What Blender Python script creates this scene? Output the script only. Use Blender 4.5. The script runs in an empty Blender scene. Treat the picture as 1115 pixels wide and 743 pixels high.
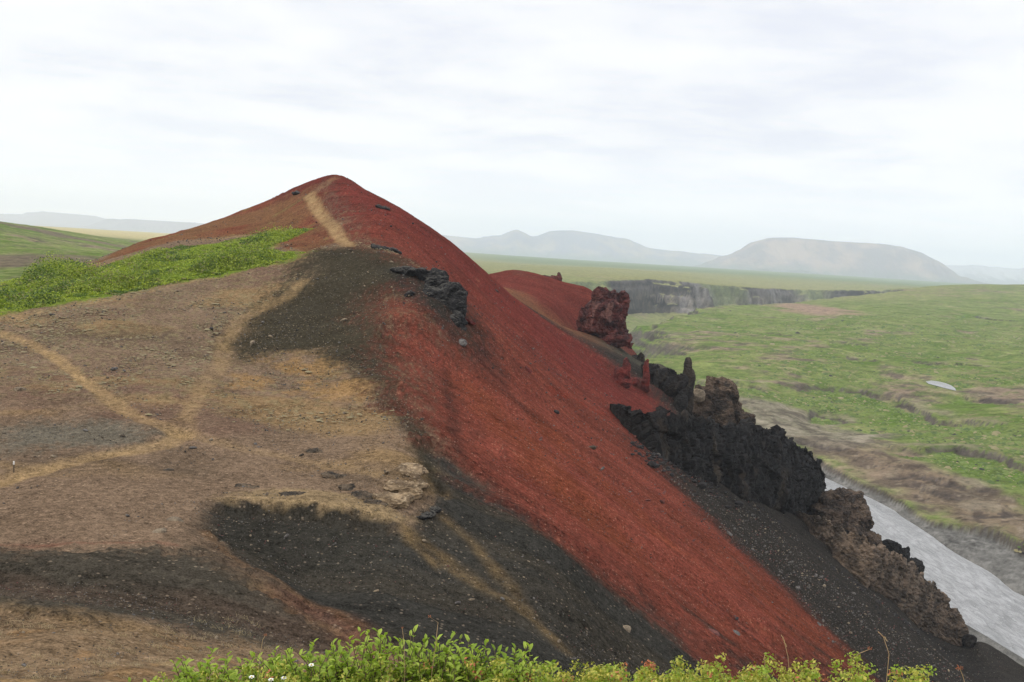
import bpy, bmesh, math, random
import numpy as np
from mathutils import Matrix, Vector

random.seed(7)
RNG = np.random.default_rng(7)
scene = bpy.context.scene
COL = scene.collection

# ------------------------------------------------------------------ viewpoint
W0, H0, F0 = 1115.0, 743.0, 1000.0          # measured on the photograph
PITCH, ROLL = math.radians(5.61), math.radians(3.4)
cp, sp = math.cos(PITCH), math.sin(PITCH)
cr, sr = math.cos(ROLL), math.sin(ROLL)
FWD = np.array([0, cp, -sp]); R0 = np.array([1.0, 0, 0]); U0 = np.array([0, sp, cp])
RGT = cr * R0 + sr * U0
UPV = -sr * R0 + cr * U0


def ray(px, py):
    v = RGT * ((px - W0 / 2) / F0) - UPV * ((py - H0 / 2) / F0) + FWD
    return v / v[1]


def at(px, py, d):
    return ray(px, py) * d


def on_level(px, py, z):
    v = ray(px, py)
    return v * (z / v[2])


def project(P):
    """world points (n,3) -> pixel coordinates of the photograph (used only to choose what is big in view)"""
    P = np.asarray(P, float)
    w = P @ FWD
    return np.stack([W0 / 2 + F0 * (P @ RGT) / w, H0 / 2 - F0 * (P @ UPV) / w, w], -1)


# ------------------------------------------------------------------ noise
def _hash(ix, iy, seed):
    h = (ix.astype(np.int64) * 374761393 + iy.astype(np.int64) * 668265263 + seed * 1442695041) & 0xFFFFFFFF
    h = ((h ^ (h >> 13)) * 1274126177) & 0xFFFFFFFF
    h = h ^ (h >> 16)
    return (h & 0xFFFF) / 65535.0


def vnoise(x, y, seed=0):
    x = np.asarray(x, float); y = np.asarray(y, float)
    ix = np.floor(x); iy = np.floor(y)
    fx = x - ix; fy = y - iy
    fx = fx * fx * fx * (fx * (fx * 6 - 15) + 10); fy = fy * fy * fy * (fy * (fy * 6 - 15) + 10)
    a = _hash(ix, iy, seed); b = _hash(ix + 1, iy, seed)
    c = _hash(ix, iy + 1, seed); d = _hash(ix + 1, iy + 1, seed)
    return (a + (b - a) * fx + (c - a) * fy + (a - b - c + d) * fx * fy) * 2 - 1


def fbm(x, y, wl, octv=4, seed=0, gain=0.5):
    """noise in about -1..1 with the longest wavelength wl metres"""
    s = 0; amp = 1; tot = 0
    for k in range(octv):
        f = 2.03 ** k / wl
        ca, sa = math.cos(k * 1.1 + 0.4), math.sin(k * 1.1 + 0.4)
        s = s + amp * vnoise((x * ca - y * sa) * f + 17.3 * k, (x * sa + y * ca) * f - 9.1 * k, seed + k * 31)
        tot += amp; amp *= gain
    return s / tot * 1.6


def sstep(a, b, x):
    t = np.clip((np.asarray(x, float) - a) / (b - a), 0, 1)
    return t * t * (3 - 2 * t)


# ------------------------------------------------------------------ landform: surveyed points joined by a smooth surface
SLOPE = 0.65                                   # angle of repose of the scree, falling to +x


def scree(px, py, c):
    v = ray(px, py)
    return v * (c / (v[2] + SLOPE * v[0]))


CP = []                                        # surveyed points (x, y, z)
for px, py, d in [
    # knoll, saddle and path country on the near side of the ridge
    (0, 345, 78), (0, 362, 74), (0, 420, 58), (0, 470, 48), (0, 520, 40), (0, 580, 31.5), (0, 625, 27), (0, 670, 21.5), (0, 743, 16),
    (100, 330, 85), (100, 365, 74), (100, 400, 64), (100, 450, 53), (100, 520, 41), (100, 580, 32.5), (100, 640, 26), (100, 690, 20.5), (130, 743, 16.5),
    (200, 310, 95), (200, 350, 82), (200, 400, 66), (200, 470, 50), (200, 520, 42.5), (200, 570, 35), (200, 620, 29.5), (200, 690, 23), (200, 735, 18.5),
    (300, 285, 105), (280, 320, 93), (300, 350, 84), (300, 400, 69), (300, 450, 57), (300, 500, 47), (300, 545, 39.5),
    (340, 270, 110), (385, 269, 108), (425, 280, 101), (400, 330, 88), (380, 400, 69), (400, 440, 60), (400, 480, 51), (380, 530, 42.5), (430, 500, 47), (450, 512, 45),
    (452, 470, 53), (440, 420, 64),
    (460, 300, 96), (490, 318, 93), (504, 345, 90), (470, 345, 84), (440, 350, 80),
    # hollow under the lip
    (230, 560, 36.5), (330, 562, 37.6), (430, 575, 38.2), (330, 620, 34.0), (400, 640, 32.8), (440, 600, 36.5), (350, 660, 31.0),
    (300, 640, 30.0), (250, 615, 31.0), (390, 690, 28.5), (300, 690, 26.0), (280, 720, 21.5),
    (480, 620, 36.5), (480, 690, 30.5), (560, 680, 33.0), (560, 735, 29.0), (600, 620, 40.0), (500, 560, 42.5), (480, 530, 47),
    # shrub flank, left skyline and the path up the cone
    (60, 322, 92), (0, 330, 88), (0, 312, 105), (100, 291, 125), (150, 277, 133), (200, 263, 138), (300, 246, 142), (330, 246, 138), (250, 280, 112), (340, 262, 118), (310, 262, 124),
    (90, 288, 150), (150, 266, 160), (240, 239, 166), (300, 216, 168), (335, 200, 168), (352, 193.5, 167), (365, 190.5, 167), (378, 194.5, 167), (397, 211, 167), (430, 232, 167), (459, 250, 167), (506, 283, 167), (320, 207, 168), (270, 227.5, 167),
    (355, 240, 132), (345, 215, 149), (372, 262, 115), (300, 232, 155), (200, 256, 152),
]:
    CP.append(at(px, py, d))
for px, py, c in [
    # the scree that falls to the river
    (420, 240, -8.6), (400, 215, -8.8), (440, 262, -8.9), (470, 285, -9.2), (500, 320, -9.7),
     (557, 318, -9.1), (600, 349, -9.2), (640, 377, -9.3), (680, 408, -9.6),
    (560, 360, -10.6), (540, 400, -12.0), (600, 400, -11.2), (640, 420, -11.2), (600, 450, -12.6), (660, 470, -12.0),
    (450, 420, -15.2), (480, 450, -14.8), (520, 480, -14.2), (560, 520, -13.8), (520, 430, -13.6), (490, 390, -13.2),
    (620, 540, -13.3), (700, 540, -12.8), (760, 560, -12.6), (700, 600, -13.1), (640, 600, -13.2), (800, 600, -12.7),
    (650, 660, -13.2), (700, 735, -13.2), (750, 660, -13.2), (800, 690, -13.2), (850, 640, -12.9), (850, 735, -13.2),
    (900, 660, -12.9), (920, 720, -13.2), (980, 700, -12.9), (1000, 740, -13.3), (1060, 725, -13.4), (1090, 728, -13.6),
    (720, 500, -11.6), (760, 522, -11.6), (840, 555, -11.0), (920, 618, -11.2), (985, 672, -11.8), (1040, 702, -12.6),
    (700, 445, -10.6),
]:
    CP.append(scree(px, py, c))
for px, py, d in [
    # the second red shoulder behind the cone
    (530, 300, 222), (560, 294, 228), (585, 299, 228), (605, 305, 226), (622, 310, 223), (640, 318, 219), (650, 330, 216), (655, 352, 214), (600, 330, 206), (570, 316, 208), (640, 366, 196), (690, 392, 190), (735, 428, 176), (665, 372, 200),
    (720, 398, 205),
    # moor to the left
    (60, 300, 260), (0, 318, 150), (0, 300, 250), (60, 312, 165), (0, 270, 420), (100, 275, 420), (50, 262, 560), (0, 244, 620), (60, 254, 700), (130, 263, 800), (0, 252, 540),
    (140, 254, 2600), (60, 249, 2600), (250, 262, 2600),
    # plain across the river
    (1115, 520, 310), (1000, 500, 335), (1115, 570, 268), (1000, 470, 385), (900, 455, 425), (800, 430, 450), (850, 400, 560), (1000, 400, 590), (1115, 430, 480), (1115, 380, 720), (1000, 360, 860),
    (850, 360, 800), (740, 372, 690), (720, 352, 880), (850, 338, 1080), (1115, 340, 1150), (1000, 330, 1250), (1115, 311, 1700), (1060, 311, 1700), (960, 313.5, 1700), (880, 322, 1450), (780, 330, 1130), (950, 345, 980),
    # plateau beyond the gorge
    (560, 297, 1500), (640, 299, 1500), (700, 303.5, 1480), (800, 311, 1800), (890, 317, 2100), (700, 295, 2300), (880, 305, 3000), (600, 290, 2600),
]:
    CP.append(at(px, py, d))
CP += [np.array(p, float) for p in [
    # ground out of sight: behind the ridge, beside and behind the viewer
    (-32, 200, 0), (-34, 235, -14), (-85, 185, -13), (-110, 230, -19), (-62, 215, -10), (-18, 200, -8), (-8, 180, -7.0),
    (0, 262, -24), (-40, 270, -22), (32, 262, -42), (20, 330, -70), (60, 300, -74), (60, 230, -52), (-60, 330, -26), (0, 420, -76), (-60, 450, -40),
    (60, 165, -48.5), (90, 165, -68), (45, 192, -41), (84, 210, -70), (25, 150, -26), (98, 240, -75), (92, 290, -75), (95, 190, -74.5),
    (-60, 38, -10.5), (-95, 72, -10), (-140, 120, -12), (-32, 20, -9), (-13, 5, -4), (-26, 8, -7.5), (-180, 260, -20), (-60, 5, -12), (-130, 40, -14), (-300, 300, -22), (-600, 500, -12), (-900, 1200, -10),
    (40, 20, -38.5), (20, 5, -17), (9, 1, -7.5), (80, 60, -64), (105, 80, -75), (140, 120, -75), (60, 35, -51), (125, 40, -75), (80, 0, -60), (160, 120, -72), (220, 180, -68), (300, 300, -62), (700, 600, -40), (1800, 1500, 0), (300, 60, -62),
    (0, -5, -1.5), (-5, -5, -2.0), (5, -5, -3.6), (0, 2, -1.66), (0, 3.3, -1.72), (-2.2, 3.0, -1.85), (2.2, 3.1, -1.85), (-1, 3.3, -1.78), (1, 3.3, -1.78), (3.4, 3.0, -2.5),
    (0, 5, -2.75), (-2, 5, -3.0), (2.2, 5, -3.6), (0, 9, -5.4), (0, 16, -9.0), (-4, 9, -5.2), (5, 10, -8.8), (10, 16, -14.5), (-8, 11, -6.2), (0, 22, -11.6), (6, 24, -15.5), (3, 5, -4.0),
    (134, 228, -70.8), (137, 262, -70.8), (141, 292, -70.3), (131, 322, -70), (123, 348, -69.5), (112, 375, -69), (150, 250, -69.5), (-1500, 6500, -20), (0, 6500, -36), (2500, 6500, -40), (6000, 6500, -30), (-6000, 6500, -10), (400, 3500, -36), (-400, 1500, -26), (-200, 800, -30), (2500, 3500, -38), (-80, 1200, -34), (0, 14000, -50), (8000, 14000, -50), (-8000, 14000, -40),
]]
CP = np.array(CP)


def _uv(x, y):
    yy = np.maximum(y + 8.0, 1.2)
    return np.stack([x / yy * 1.6, np.log(yy)], -1), yy


def _phi(r2):
    return 0.5 * r2 * np.log(np.maximum(r2, 1e-12))


_uvc, _yc = _uv(CP[:, 0], CP[:, 1])
_n = len(CP)
_K = _phi(((_uvc[:, None] - _uvc[None]) ** 2).sum(-1)) + np.eye(_n) * 2e-4
_Pm = np.concatenate([np.ones((_n, 1)), _uvc], 1)
_A = np.block([[_K, _Pm], [_Pm.T, np.zeros((3, 3))]])
_wts = np.linalg.solve(_A, np.concatenate([CP[:, 2] / _yc, np.zeros(3)]))


def base_height(x, y):
    x = np.atleast_1d(np.asarray(x, float)); y = np.atleast_1d(np.asarray(y, float))
    out = np.empty_like(x)
    for s in range(0, len(x), 40000):
        uv, yy = _uv(x[s:s + 40000], y[s:s + 40000])
        r2 = (uv ** 2).sum(-1)[:, None] + (_uvc ** 2).sum(-1)[None] - 2 * uv @ _uvc.T
        out[s:s + 40000] = (_phi(r2) @ _wts[:_n] + _wts[_n] + uv @ _wts[_n + 1:]) * yy
    return out


def poly_dist(x, y, pts, vals=None):
    """distance to a polyline; with vals, also the value carried along it"""
    best = np.full(len(x), 1e9); bv = np.zeros(len(x))
    for i in range(len(pts) - 1):
        ax, ay = pts[i][:2]; bx, by = pts[i + 1][:2]
        dx, dy = bx - ax, by - ay
        t = np.clip(((x - ax) * dx + (y - ay) * dy) / (dx * dx + dy * dy + 1e-9), 0, 1)
        d = np.hypot(x - ax - t * dx, y - ay - t * dy)
        m = d < best
        best[m] = d[m]
        if vals is not None:
            bv[m] = (vals[i] + (vals[i + 1] - vals[i]) * t)[m]
    return (best, bv) if vals is not None else best


def poly_sd(x, y, pts):
    """signed distance to a closed outline, positive inside"""
    inside = np.zeros(len(x), bool)
    n = len(pts)
    for i in range(n):
        ax, ay = pts[i][:2]; bx, by = pts[(i + 1) % n][:2]
        if ay == by:
            continue
        c = (ay > y) != (by > y)
        inside ^= c & (x < (bx - ax) * (y - ay) / (by - ay) + ax)
    d = poly_dist(x, y, list(pts) + [pts[0]])
    return np.where(inside, d, -d)


WATER_Z = -75.0
RIVER = [(150, -60), (142, 0), (132, 80), (126, 140), (118.5, 185), (113, 215), (110.5, 250), (110, 285), (104, 320), (98, 350), (70, 450), (20, 560), (0, 700), (30, 900), (110, 1120), (330, 1400), (620, 1720), (900, 2000), (1500, 2500)]
RIVER_W = [16, 16, 16, 15, 15, 13.5, 15.5, 18, 17, 15, 15, 15, 14, 14, 14, 14, 14, 14, 14]

_ord = np.argsort([p[1] for p in RIVER]); RIVER_Y = np.array([p[1] for p in RIVER], float)[_ord]; RIVER_X = np.array([p[0] for p in RIVER], float)[_ord]
POND = []        # outline on the map and water level
LIP = []         # the eroded lip above the black hollow
SCARPS = []      # low lava steps on the plain: map points, height; the high side lies to the left of the walking direction


def scarp(x, y, pts):
    """signed distance to a step (negative on its low, near side) and a taper toward its ends"""
    best = np.full(len(x), 1e9); sg = np.ones(len(x)); al = np.zeros(len(x)); L = 0.0
    seg = [math.hypot(pts[i + 1][0] - pts[i][0], pts[i + 1][1] - pts[i][1]) for i in range(len(pts) - 1)]; tot = sum(seg)
    for i in range(len(pts) - 1):
        ax, ay = pts[i]; bx, by = pts[i + 1]; dx, dy = bx - ax, by - ay
        t = np.clip(((x - ax) * dx + (y - ay) * dy) / (dx * dx + dy * dy), 0, 1)
        d = np.hypot(x - ax - t * dx, y - ay - t * dy); m = d < best
        best[m] = d[m]; sg[m] = np.sign(dx * (y - ay) - dy * (x - ax))[m]; al[m] = ((L + t * seg[i]) / tot)[m]; L += seg[i]
    return best * sg, sstep(0, 0.15, al) * sstep(1, 0.85, al)


def height(x, y, detail=True):
    x = np.atleast_1d(np.asarray(x, float)); y = np.atleast_1d(np.asarray(y, float))
    z = base_height(x, y)
    r = np.hypot(x, y)
    # gorge and river bed
    D, hw = poly_dist(x, y, RIVER, RIVER_W)
    far = sstep(560, 760, y)
    if detail:
        Dn = D + far * (fbm(x, y, 150, 4, 5) * 40 + fbm(x, y, 34, 3, 6) * 12)
    else:
        Dn = D
    gorge = np.where(y > 560, 1 - sstep(0, 1, (Dn - 96) / 34) ** 0.7, 0)
    gorge = np.clip(gorge + 0.055 * np.sin(gorge * 19 + 2.0 * fbm(x, y, 60, 2, 7)) * sstep(0.02, 0.2, gorge) * sstep(0.99, 0.85, gorge), 0, 1)
    floor = -92 + sstep(40, 105, Dn) * 10
    z = np.where(gorge > 0, z + (np.minimum(floor, z) - z) * gorge * far, z)
    # terraces on the plain
    plain = sstep(120, 150, x) * sstep(1500, 700, y) * sstep(180, 260, y)
    if detail:
        q = z / 5.5 + fbm(x, y, 160, 3, 11) * 0.55
        fq = q - np.floor(q)
        step = (np.floor(q) + sstep(0.72, 0.98, fq)) - q
        z = z + plain * step * 3.2 * sstep(-0.25, 0.15, fbm(x, y, 90, 2, 14))
        sel = np.nonzero((x > 100) & (y > 200) & (y < 1300))[0]
        for pts, hh in SCARPS:
            if not len(sel): break
            xs_, ys_ = x[sel], y[sel]
            sdn, tp = scarp(xs_, ys_, pts)
            sdn = sdn + fbm(xs_, ys_, 45, 5, 41, 0.65) * 13
            z[sel] -= 0.75 * hh * tp * sstep(2.0, -1.8, sdn) * np.exp(-np.maximum(-sdn, 0) / 22) 
        if len(LIP):
            sel = np.nonzero((x > -24) & (x < 2) & (y > 26) & (y < 52))[0]
            if len(sel):
                sdn, tp = scarp(x[sel], y[sel], LIP)
                sdn = sdn + fbm(x[sel], y[sel], 1.6, 4, 51) * 0.25
                z[sel] += tp * (0.15 * sstep(2.5, 0.3, sdn) * sstep(-0.25, 0.1, sdn) - 0.55 * sstep(0.12, -0.3, sdn) * np.exp(-np.maximum(-sdn, 0) / 4.0))
        moor = sstep(200, 330, r) * (1 - far * (gorge > 0.05))
        z = z + moor * (fbm(x, y, 120, 4, 21) * 1.6 + fbm(x, y, 14, 3, 22) * np.where(r < 1500, 0.42, 0))
    bank = D - hw
    if detail:
        bank = bank + fbm(x, y, 34, 2, 31) * 2.0 + fbm(x, y, 7, 2, 32) * 0.35
    near_r = (y < 620)
    xr = np.interp(y, RIVER_Y, RIVER_X)
    bar = 15 * sstep(270, 257, y) * sstep(165, 215, y) * (x > xr)
    bank = np.where(bank > 0, np.minimum(bank, np.maximum(bank - bar, np.minimum(bank, 0.9))), bank)
    lift = sstep(1.0, 4.2, bank)
    zb = WATER_Z + 0.5 + (np.clip(bank, 0, 9) * 0.05)
    zt = np.maximum(z, WATER_Z + 2.6 + (fbm(x, y, 16, 4, 33) * 0.9 if detail else 0))
    zz = np.where(bank < 12, zb + (zt - zb) * lift, zt)
    zz = np.where((x < xr) & (bank > 0), np.maximum(z, zb), zz)
    zz = np.where(bank < 0, WATER_Z + 0.5 + np.maximum(bank, -8) * 0.4, zz)
    if len(POND):
        pdm = poly_sd(x, y, POND[0])
        z0_ = POND[1] - 0.35
        zz = np.where(pdm > -14, zz + (z0_ - zz) * sstep(-14, -1.5, pdm), zz)
    z = np.where(near_r, zz, np.where(bank < 0, np.minimum(z, WATER_Z - 2), z))
    return z


def cast(px, py, dmin=6.0, dmax=5000.0):
    v = ray(px, py)
    d = np.exp(np.linspace(math.log(dmin), math.log(dmax), 1400))
    h = height(v[0] * d, d, False)
    hit = np.nonzero(v[2] * d < h)[0]
    k = hit[0] if len(hit) else len(d) - 1
    dd = d[k]
    if 0 < k and len(hit):
        a0 = v[2] * d[k - 1] - h[k - 1]; a1 = v[2] * d[k] - h[k]
        dd = d[k - 1] + (d[k] - d[k - 1]) * a0 / (a0 - a1)
    return v * dd

# ------------------------------------------------------------------ small helpers for objects
def link(o, parent=None):
    COL.objects.link(o)
    if parent is not None:
        o.parent = parent
    return o


def tag(o, label=None, cat=None, group=None, kind=None):
    if label: o["label"] = label
    if cat: o["category"] = cat
    if group: o["group"] = group
    if kind: o["kind"] = kind
    return o


def mesh_np(name, V, faces, mat=None, smooth=True):
    """mesh from numpy verts and an (m,3|4) face array"""
    me = bpy.data.meshes.new(name)
    V = np.asarray(V, np.float32); faces = np.asarray(faces, np.int32)
    k = faces.shape[1]
    me.vertices.add(len(V)); me.vertices.foreach_set("co", V.ravel())
    me.loops.add(faces.size); me.loops.foreach_set("vertex_index", faces.ravel())
    me.polygons.add(len(faces))
    me.polygons.foreach_set("loop_start", np.arange(0, faces.size, k, dtype=np.int32))
    me.polygons.foreach_set("use_smooth", np.full(len(faces), smooth, dtype=bool))
    me.update(calc_edges=True)
    if mat: me.materials.append(mat)
    return me


def empty(name, loc):
    o = bpy.data.objects.new(name, None)
    o.location = loc; o.empty_display_size = 0.2
    return link(o)


# ------------------------------------------------------------------ materials
def new_mat(name):
    m = bpy.data.materials.new(name); m.use_nodes = True
    nt = m.node_tree; nt.nodes.clear()
    out = nt.nodes.new("ShaderNodeOutputMaterial")
    return m, nt, out


class NT:
    """tiny wrapper for writing node trees"""
    def __init__(self, nt): self.nt = nt
    def n(self, typ, **kw):
        nd = self.nt.nodes.new(typ)
        for k, v in kw.items(): setattr(nd, k, v)
        return nd
    def put(self, sock, v):
        if hasattr(v, "is_linked"): self.nt.links.new(v, sock)
        elif v is not None: sock.default_value = v
    def noise(self, vec, scale, detail=4, rough=0.55, dist=0.0):
        t = self.n("ShaderNodeTexNoise"); self.put(t.inputs["Vector"], vec)
        t.inputs["Scale"].default_value = scale; t.inputs["Detail"].default_value = detail
        t.inputs["Roughness"].default_value = rough; t.inputs["Distortion"].default_value = dist
        return t.outputs["Fac"]
    def voro(self, vec, scale, feature="F1", out="Distance"):
        t = self.n("ShaderNodeTexVoronoi", feature=feature); self.put(t.inputs["Vector"], vec)
        t.inputs["Scale"].default_value = scale
        return t.outputs[out]
    def math(self, op, a, b=None, c=None, clamp=False):
        t = self.n("ShaderNodeMath", operation=op, use_clamp=clamp)
        self.put(t.inputs[0], a)
        if b is not None: self.put(t.inputs[1], b)
        if c is not None: self.put(t.inputs[2], c)
        return t.outputs[0]
    def ramp(self, v, lo, hi, a=0.0, b=1.0):
        t = self.n("ShaderNodeMapRange", interpolation_type="SMOOTHSTEP"); self.put(t.inputs[0], v)
        t.inputs[1].default_value = lo; t.inputs[2].default_value = hi; t.inputs[3].default_value = a; t.inputs[4].default_value = b
        return t.outputs[0]
    def mix(self, f, a, b, mode="MIX"):
        t = self.n("ShaderNodeMix", data_type="RGBA", blend_type=mode)
        self.put(t.inputs[0], f)
        for s, v in ((t.inputs[6], a), (t.inputs[7], b)):
            self.put(s, v if hasattr(v, "is_linked") else (*v, 1.0))
        return t.outputs[2]
    def scale(self, vec, s):
        t = self.n("ShaderNodeMapping"); self.put(t.inputs["Vector"], vec); t.inputs["Scale"].default_value = s
        return t.outputs[0]
    def gray(self, v):
        t = self.n("ShaderNodeCombineColor")
        for i in range(3): self.put(t.inputs[i], v)
        return t.outputs[0]
    def bump(self, h, strength, dist, normal=None):
        t = self.n("ShaderNodeBump"); self.put(t.inputs["Height"], h)
        t.inputs["Strength"].default_value = strength; t.inputs["Distance"].default_value = dist
        if normal is not None: self.put(t.inputs["Normal"], normal)
        return t.outputs[0]


def principled(w, out, color, rough=0.9, normal=None, spec=0.25):
    b = w.n("ShaderNodeBsdfPrincipled")
    w.put(b.inputs["Base Color"], color if hasattr(color, "is_linked") else (*color, 1))
    w.put(b.inputs["Roughness"], rough); b.inputs["Specular IOR Level"].default_value = spec
    if normal is not None: w.put(b.inputs["Normal"], normal)
    w.nt.links.new(b.outputs[0], out.inputs["Surface"])
    return b


def ground_material():
    m, nt, out = new_mat("ground_cover"); w = NT(nt)
    pos = w.n("ShaderNodeNewGeometry").outputs["Position"]
    col = w.n("ShaderNodeAttribute", attribute_name="tone").outputs["Color"]
    scree_m = w.n("ShaderNodeAttribute", attribute_name="scree_mask").outputs["Fac"]
    green_m = w.n("ShaderNodeAttribute", attribute_name="green_mask").outputs["Fac"]
    far_m = w.n("ShaderNodeAttribute", attribute_name="far_mask").outputs["Fac"]
    near_m = w.math("SUBTRACT", 1.0, far_m)
    # fall-line streaks on loose slopes (they run down +x)
    st = w.noise(w.scale(pos, (0.05, 0.9, 0.05)), 1.0, 5, 0.6, 0.2)
    st2 = w.noise(w.scale(pos, (0.22, 3.4, 0.22)), 1.0, 4, 0.6)
    stk = w.math("ADD", w.math("MULTIPLY", w.math("SUBTRACT", st, 0.5), 1.1), w.math("MULTIPLY", w.math("SUBTRACT", st2, 0.5), 0.4))
    v1 = w.math("MULTIPLY", stk, scree_m)
    # mottling
    n1 = w.noise(pos, 0.35, 6, 0.62)
    n2 = w.noise(pos, 3.2, 6, 0.7)
    n3 = w.noise(pos, 14.0, 3, 0.7)
    mot = w.math("ADD", w.math("MULTIPLY", w.math("SUBTRACT", n1, 0.5), 1.0), w.math("ADD", w.math("MULTIPLY", w.math("SUBTRACT", n2, 0.5), 2.6), w.math("MULTIPLY", w.math("SUBTRACT", n3, 0.5), 2.6)))
    mot = w.math("MULTIPLY", mot, near_m)
    fn = w.math("ADD", w.math("MULTIPLY", w.noise(pos, 0.12, 5, 0.7), 0.5), w.math("MULTIPLY", w.noise(pos, 0.45, 5, 0.75), 0.5))
    mot = w.math("ADD", mot, w.math("MULTIPLY", w.math("MULTIPLY", w.math("SUBTRACT", fn, 0.5), 3.6), far_m))
    val = w.math("MAXIMUM", 0.3, w.math("ADD", 1.0, w.math("ADD", v1, mot)))
    c = w.mix(1.0, col, w.gray(val), "MULTIPLY")
    # pebbles: pale, rusty and dark crumbs
    vc = w.n("ShaderNodeTexVoronoi"); w.put(vc.inputs["Vector"], pos); vc.inputs["Scale"].default_value = 5.5
    sep = w.n("ShaderNodeSeparateColor"); w.put(sep.inputs[0], vc.outputs["Color"])
    inside = w.ramp(vc.outputs["Distance"], 0.38, 0.22)
    bare = w.math("MULTIPLY", near_m, w.math("SUBTRACT", 1.0, green_m))
    pale = w.math("MULTIPLY", w.math("MULTIPLY", w.ramp(sep.outputs[0], 0.82, 0.88), inside), w.math("MULTIPLY", bare, 0.75))
    dark = w.math("MULTIPLY", w.math("MULTIPLY", w.ramp(sep.outputs[1], 0.8, 0.86), inside), w.math("MULTIPLY", bare, 0.6))
    paleC = w.mix(0.6, w.mix(1.0, c, (2.6, 2.4, 2.2), "MULTIPLY"), (0.24, 0.19, 0.14))
    c = w.mix(pale, c, paleC)
    c = w.mix(dark, c, w.mix(1.0, c, (0.4, 0.38, 0.36), "MULTIPLY"))
    # relief
    hgt = w.math("ADD", w.math("MULTIPLY", n2, 0.16), w.math("ADD", w.math("MULTIPLY", n3, 0.07), w.math("MULTIPLY", inside, 0.05)))
    hgt = w.math("ADD", w.math("MULTIPLY", hgt, near_m), w.math("ADD", w.math("MULTIPLY", w.math("MULTIPLY", st2, 0.12), scree_m), w.math("MULTIPLY", w.math("MULTIPLY", fn, 2.5), far_m)))
    nrm = w.bump(hgt, 0.8, 1.0)
    principled(w, out, c, 1.0, nrm, 0.0)
    return m


def rock_material(name, c0, c1, c2, sc=0.5, strata=0.0, bump=0.35, top=None, patch=None):
    """c0 main, c1 dark hollows, c2 pale crust"""
    m, nt, out = new_mat(name); w = NT(nt)
    pos = w.n("ShaderNodeNewGeometry").outputs["Position"]
    p2 = w.scale(pos, (1, 1, 1 + 2.5 * strata))
    a = w.noise(p2, sc, 6, 0.65, 0.4); b = w.noise(p2, sc * 5, 6, 0.7, 0.3); e = w.noise(p2, sc * 22, 4, 0.7)
    c = w.mix(w.ramp(a, 0.4, 0.62), c1, c0)
    c = w.mix(w.ramp(b, 0.52, 0.74), c, c2)
    c = w.mix(w.ramp(b, 0.46, 0.3), c, c1)
    c = w.mix(1.0, c, w.gray(w.math("ADD", 0.5, e)), "MULTIPLY")
    if patch is not None:
        pm = w.noise(w.scale(pos, (1, 1, 0.6)), sc * 0.9, 5, 0.62, 0.6)
        c = w.mix(w.math('MULTIPLY', w.ramp(pm, 0.54, 0.66), 0.75), c, w.mix(1.0, patch, w.gray(w.math('ADD', 0.35, w.math('MULTIPLY', b, 1.3))), 'MULTIPLY'))
    if top is not None:
        nz = w.n("ShaderNodeSeparateXYZ"); w.put(nz.inputs[0], w.n("ShaderNodeNewGeometry").outputs["Normal"])
        c = w.mix(w.math("MULTIPLY", w.ramp(w.math("ADD", nz.outputs[2], w.math("SUBTRACT", b, 0.5)), 0.55, 0.85), 0.85), c, top)
    vr = w.voro(p2, sc * 6)
    h = w.math("ADD", w.math("MULTIPLY", b, 0.6), w.math("ADD", w.math("MULTIPLY", e, 0.25), w.math("MULTIPLY", vr, 0.35)))
    principled(w, out, c, 0.92, w.bump(h, 0.9, bump), 0.2)
    return m


def leaf_material(name, ca, cb, trans=0.35, nscale=3.0):
    m, nt, out = new_mat(name); w = NT(nt)
    pos = w.n("ShaderNodeNewGeometry").outputs["Position"]
    rnd = w.n("ShaderNodeNewGeometry").outputs["Random Per Island"]
    f = w.math("ADD", w.math("MULTIPLY", w.noise(pos, nscale, 3), 0.7), w.math("MULTIPLY", rnd, 0.5))
    c = w.mix(w.ramp(f, 0.3, 0.95), ca, cb)
    b = w.n("ShaderNodeBsdfPrincipled"); w.put(b.inputs["Base Color"], c); b.inputs["Roughness"].default_value = 0.55
    b.inputs["Specular IOR Level"].default_value = 0.25
    t = w.n("ShaderNodeBsdfTranslucent"); w.put(t.inputs["Color"], w.mix(1.0, c, (1.1, 1.2, 0.6), "MULTIPLY"))
    mx = w.n("ShaderNodeMixShader"); mx.inputs[0].default_value = trans
    nt.links.new(b.outputs[0], mx.inputs[1]); nt.links.new(t.outputs[0], mx.inputs[2]); nt.links.new(mx.outputs[0], out.inputs["Surface"])
    return m


def plain_material(name, c, rough=0.8, var=0.4, sc=30.0):
    m, nt, out = new_mat(name); w = NT(nt)
    pos = w.n("ShaderNodeNewGeometry").outputs["Position"]
    n = w.noise(pos, sc, 4, 0.6)
    cc = w.mix(1.0, c, w.gray(w.math("ADD", 1 - var / 2, w.math("MULTIPLY", n, var))), "MULTIPLY")
    principled(w, out, cc, rough, w.bump(n, 0.4, 0.01))
    return m


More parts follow.
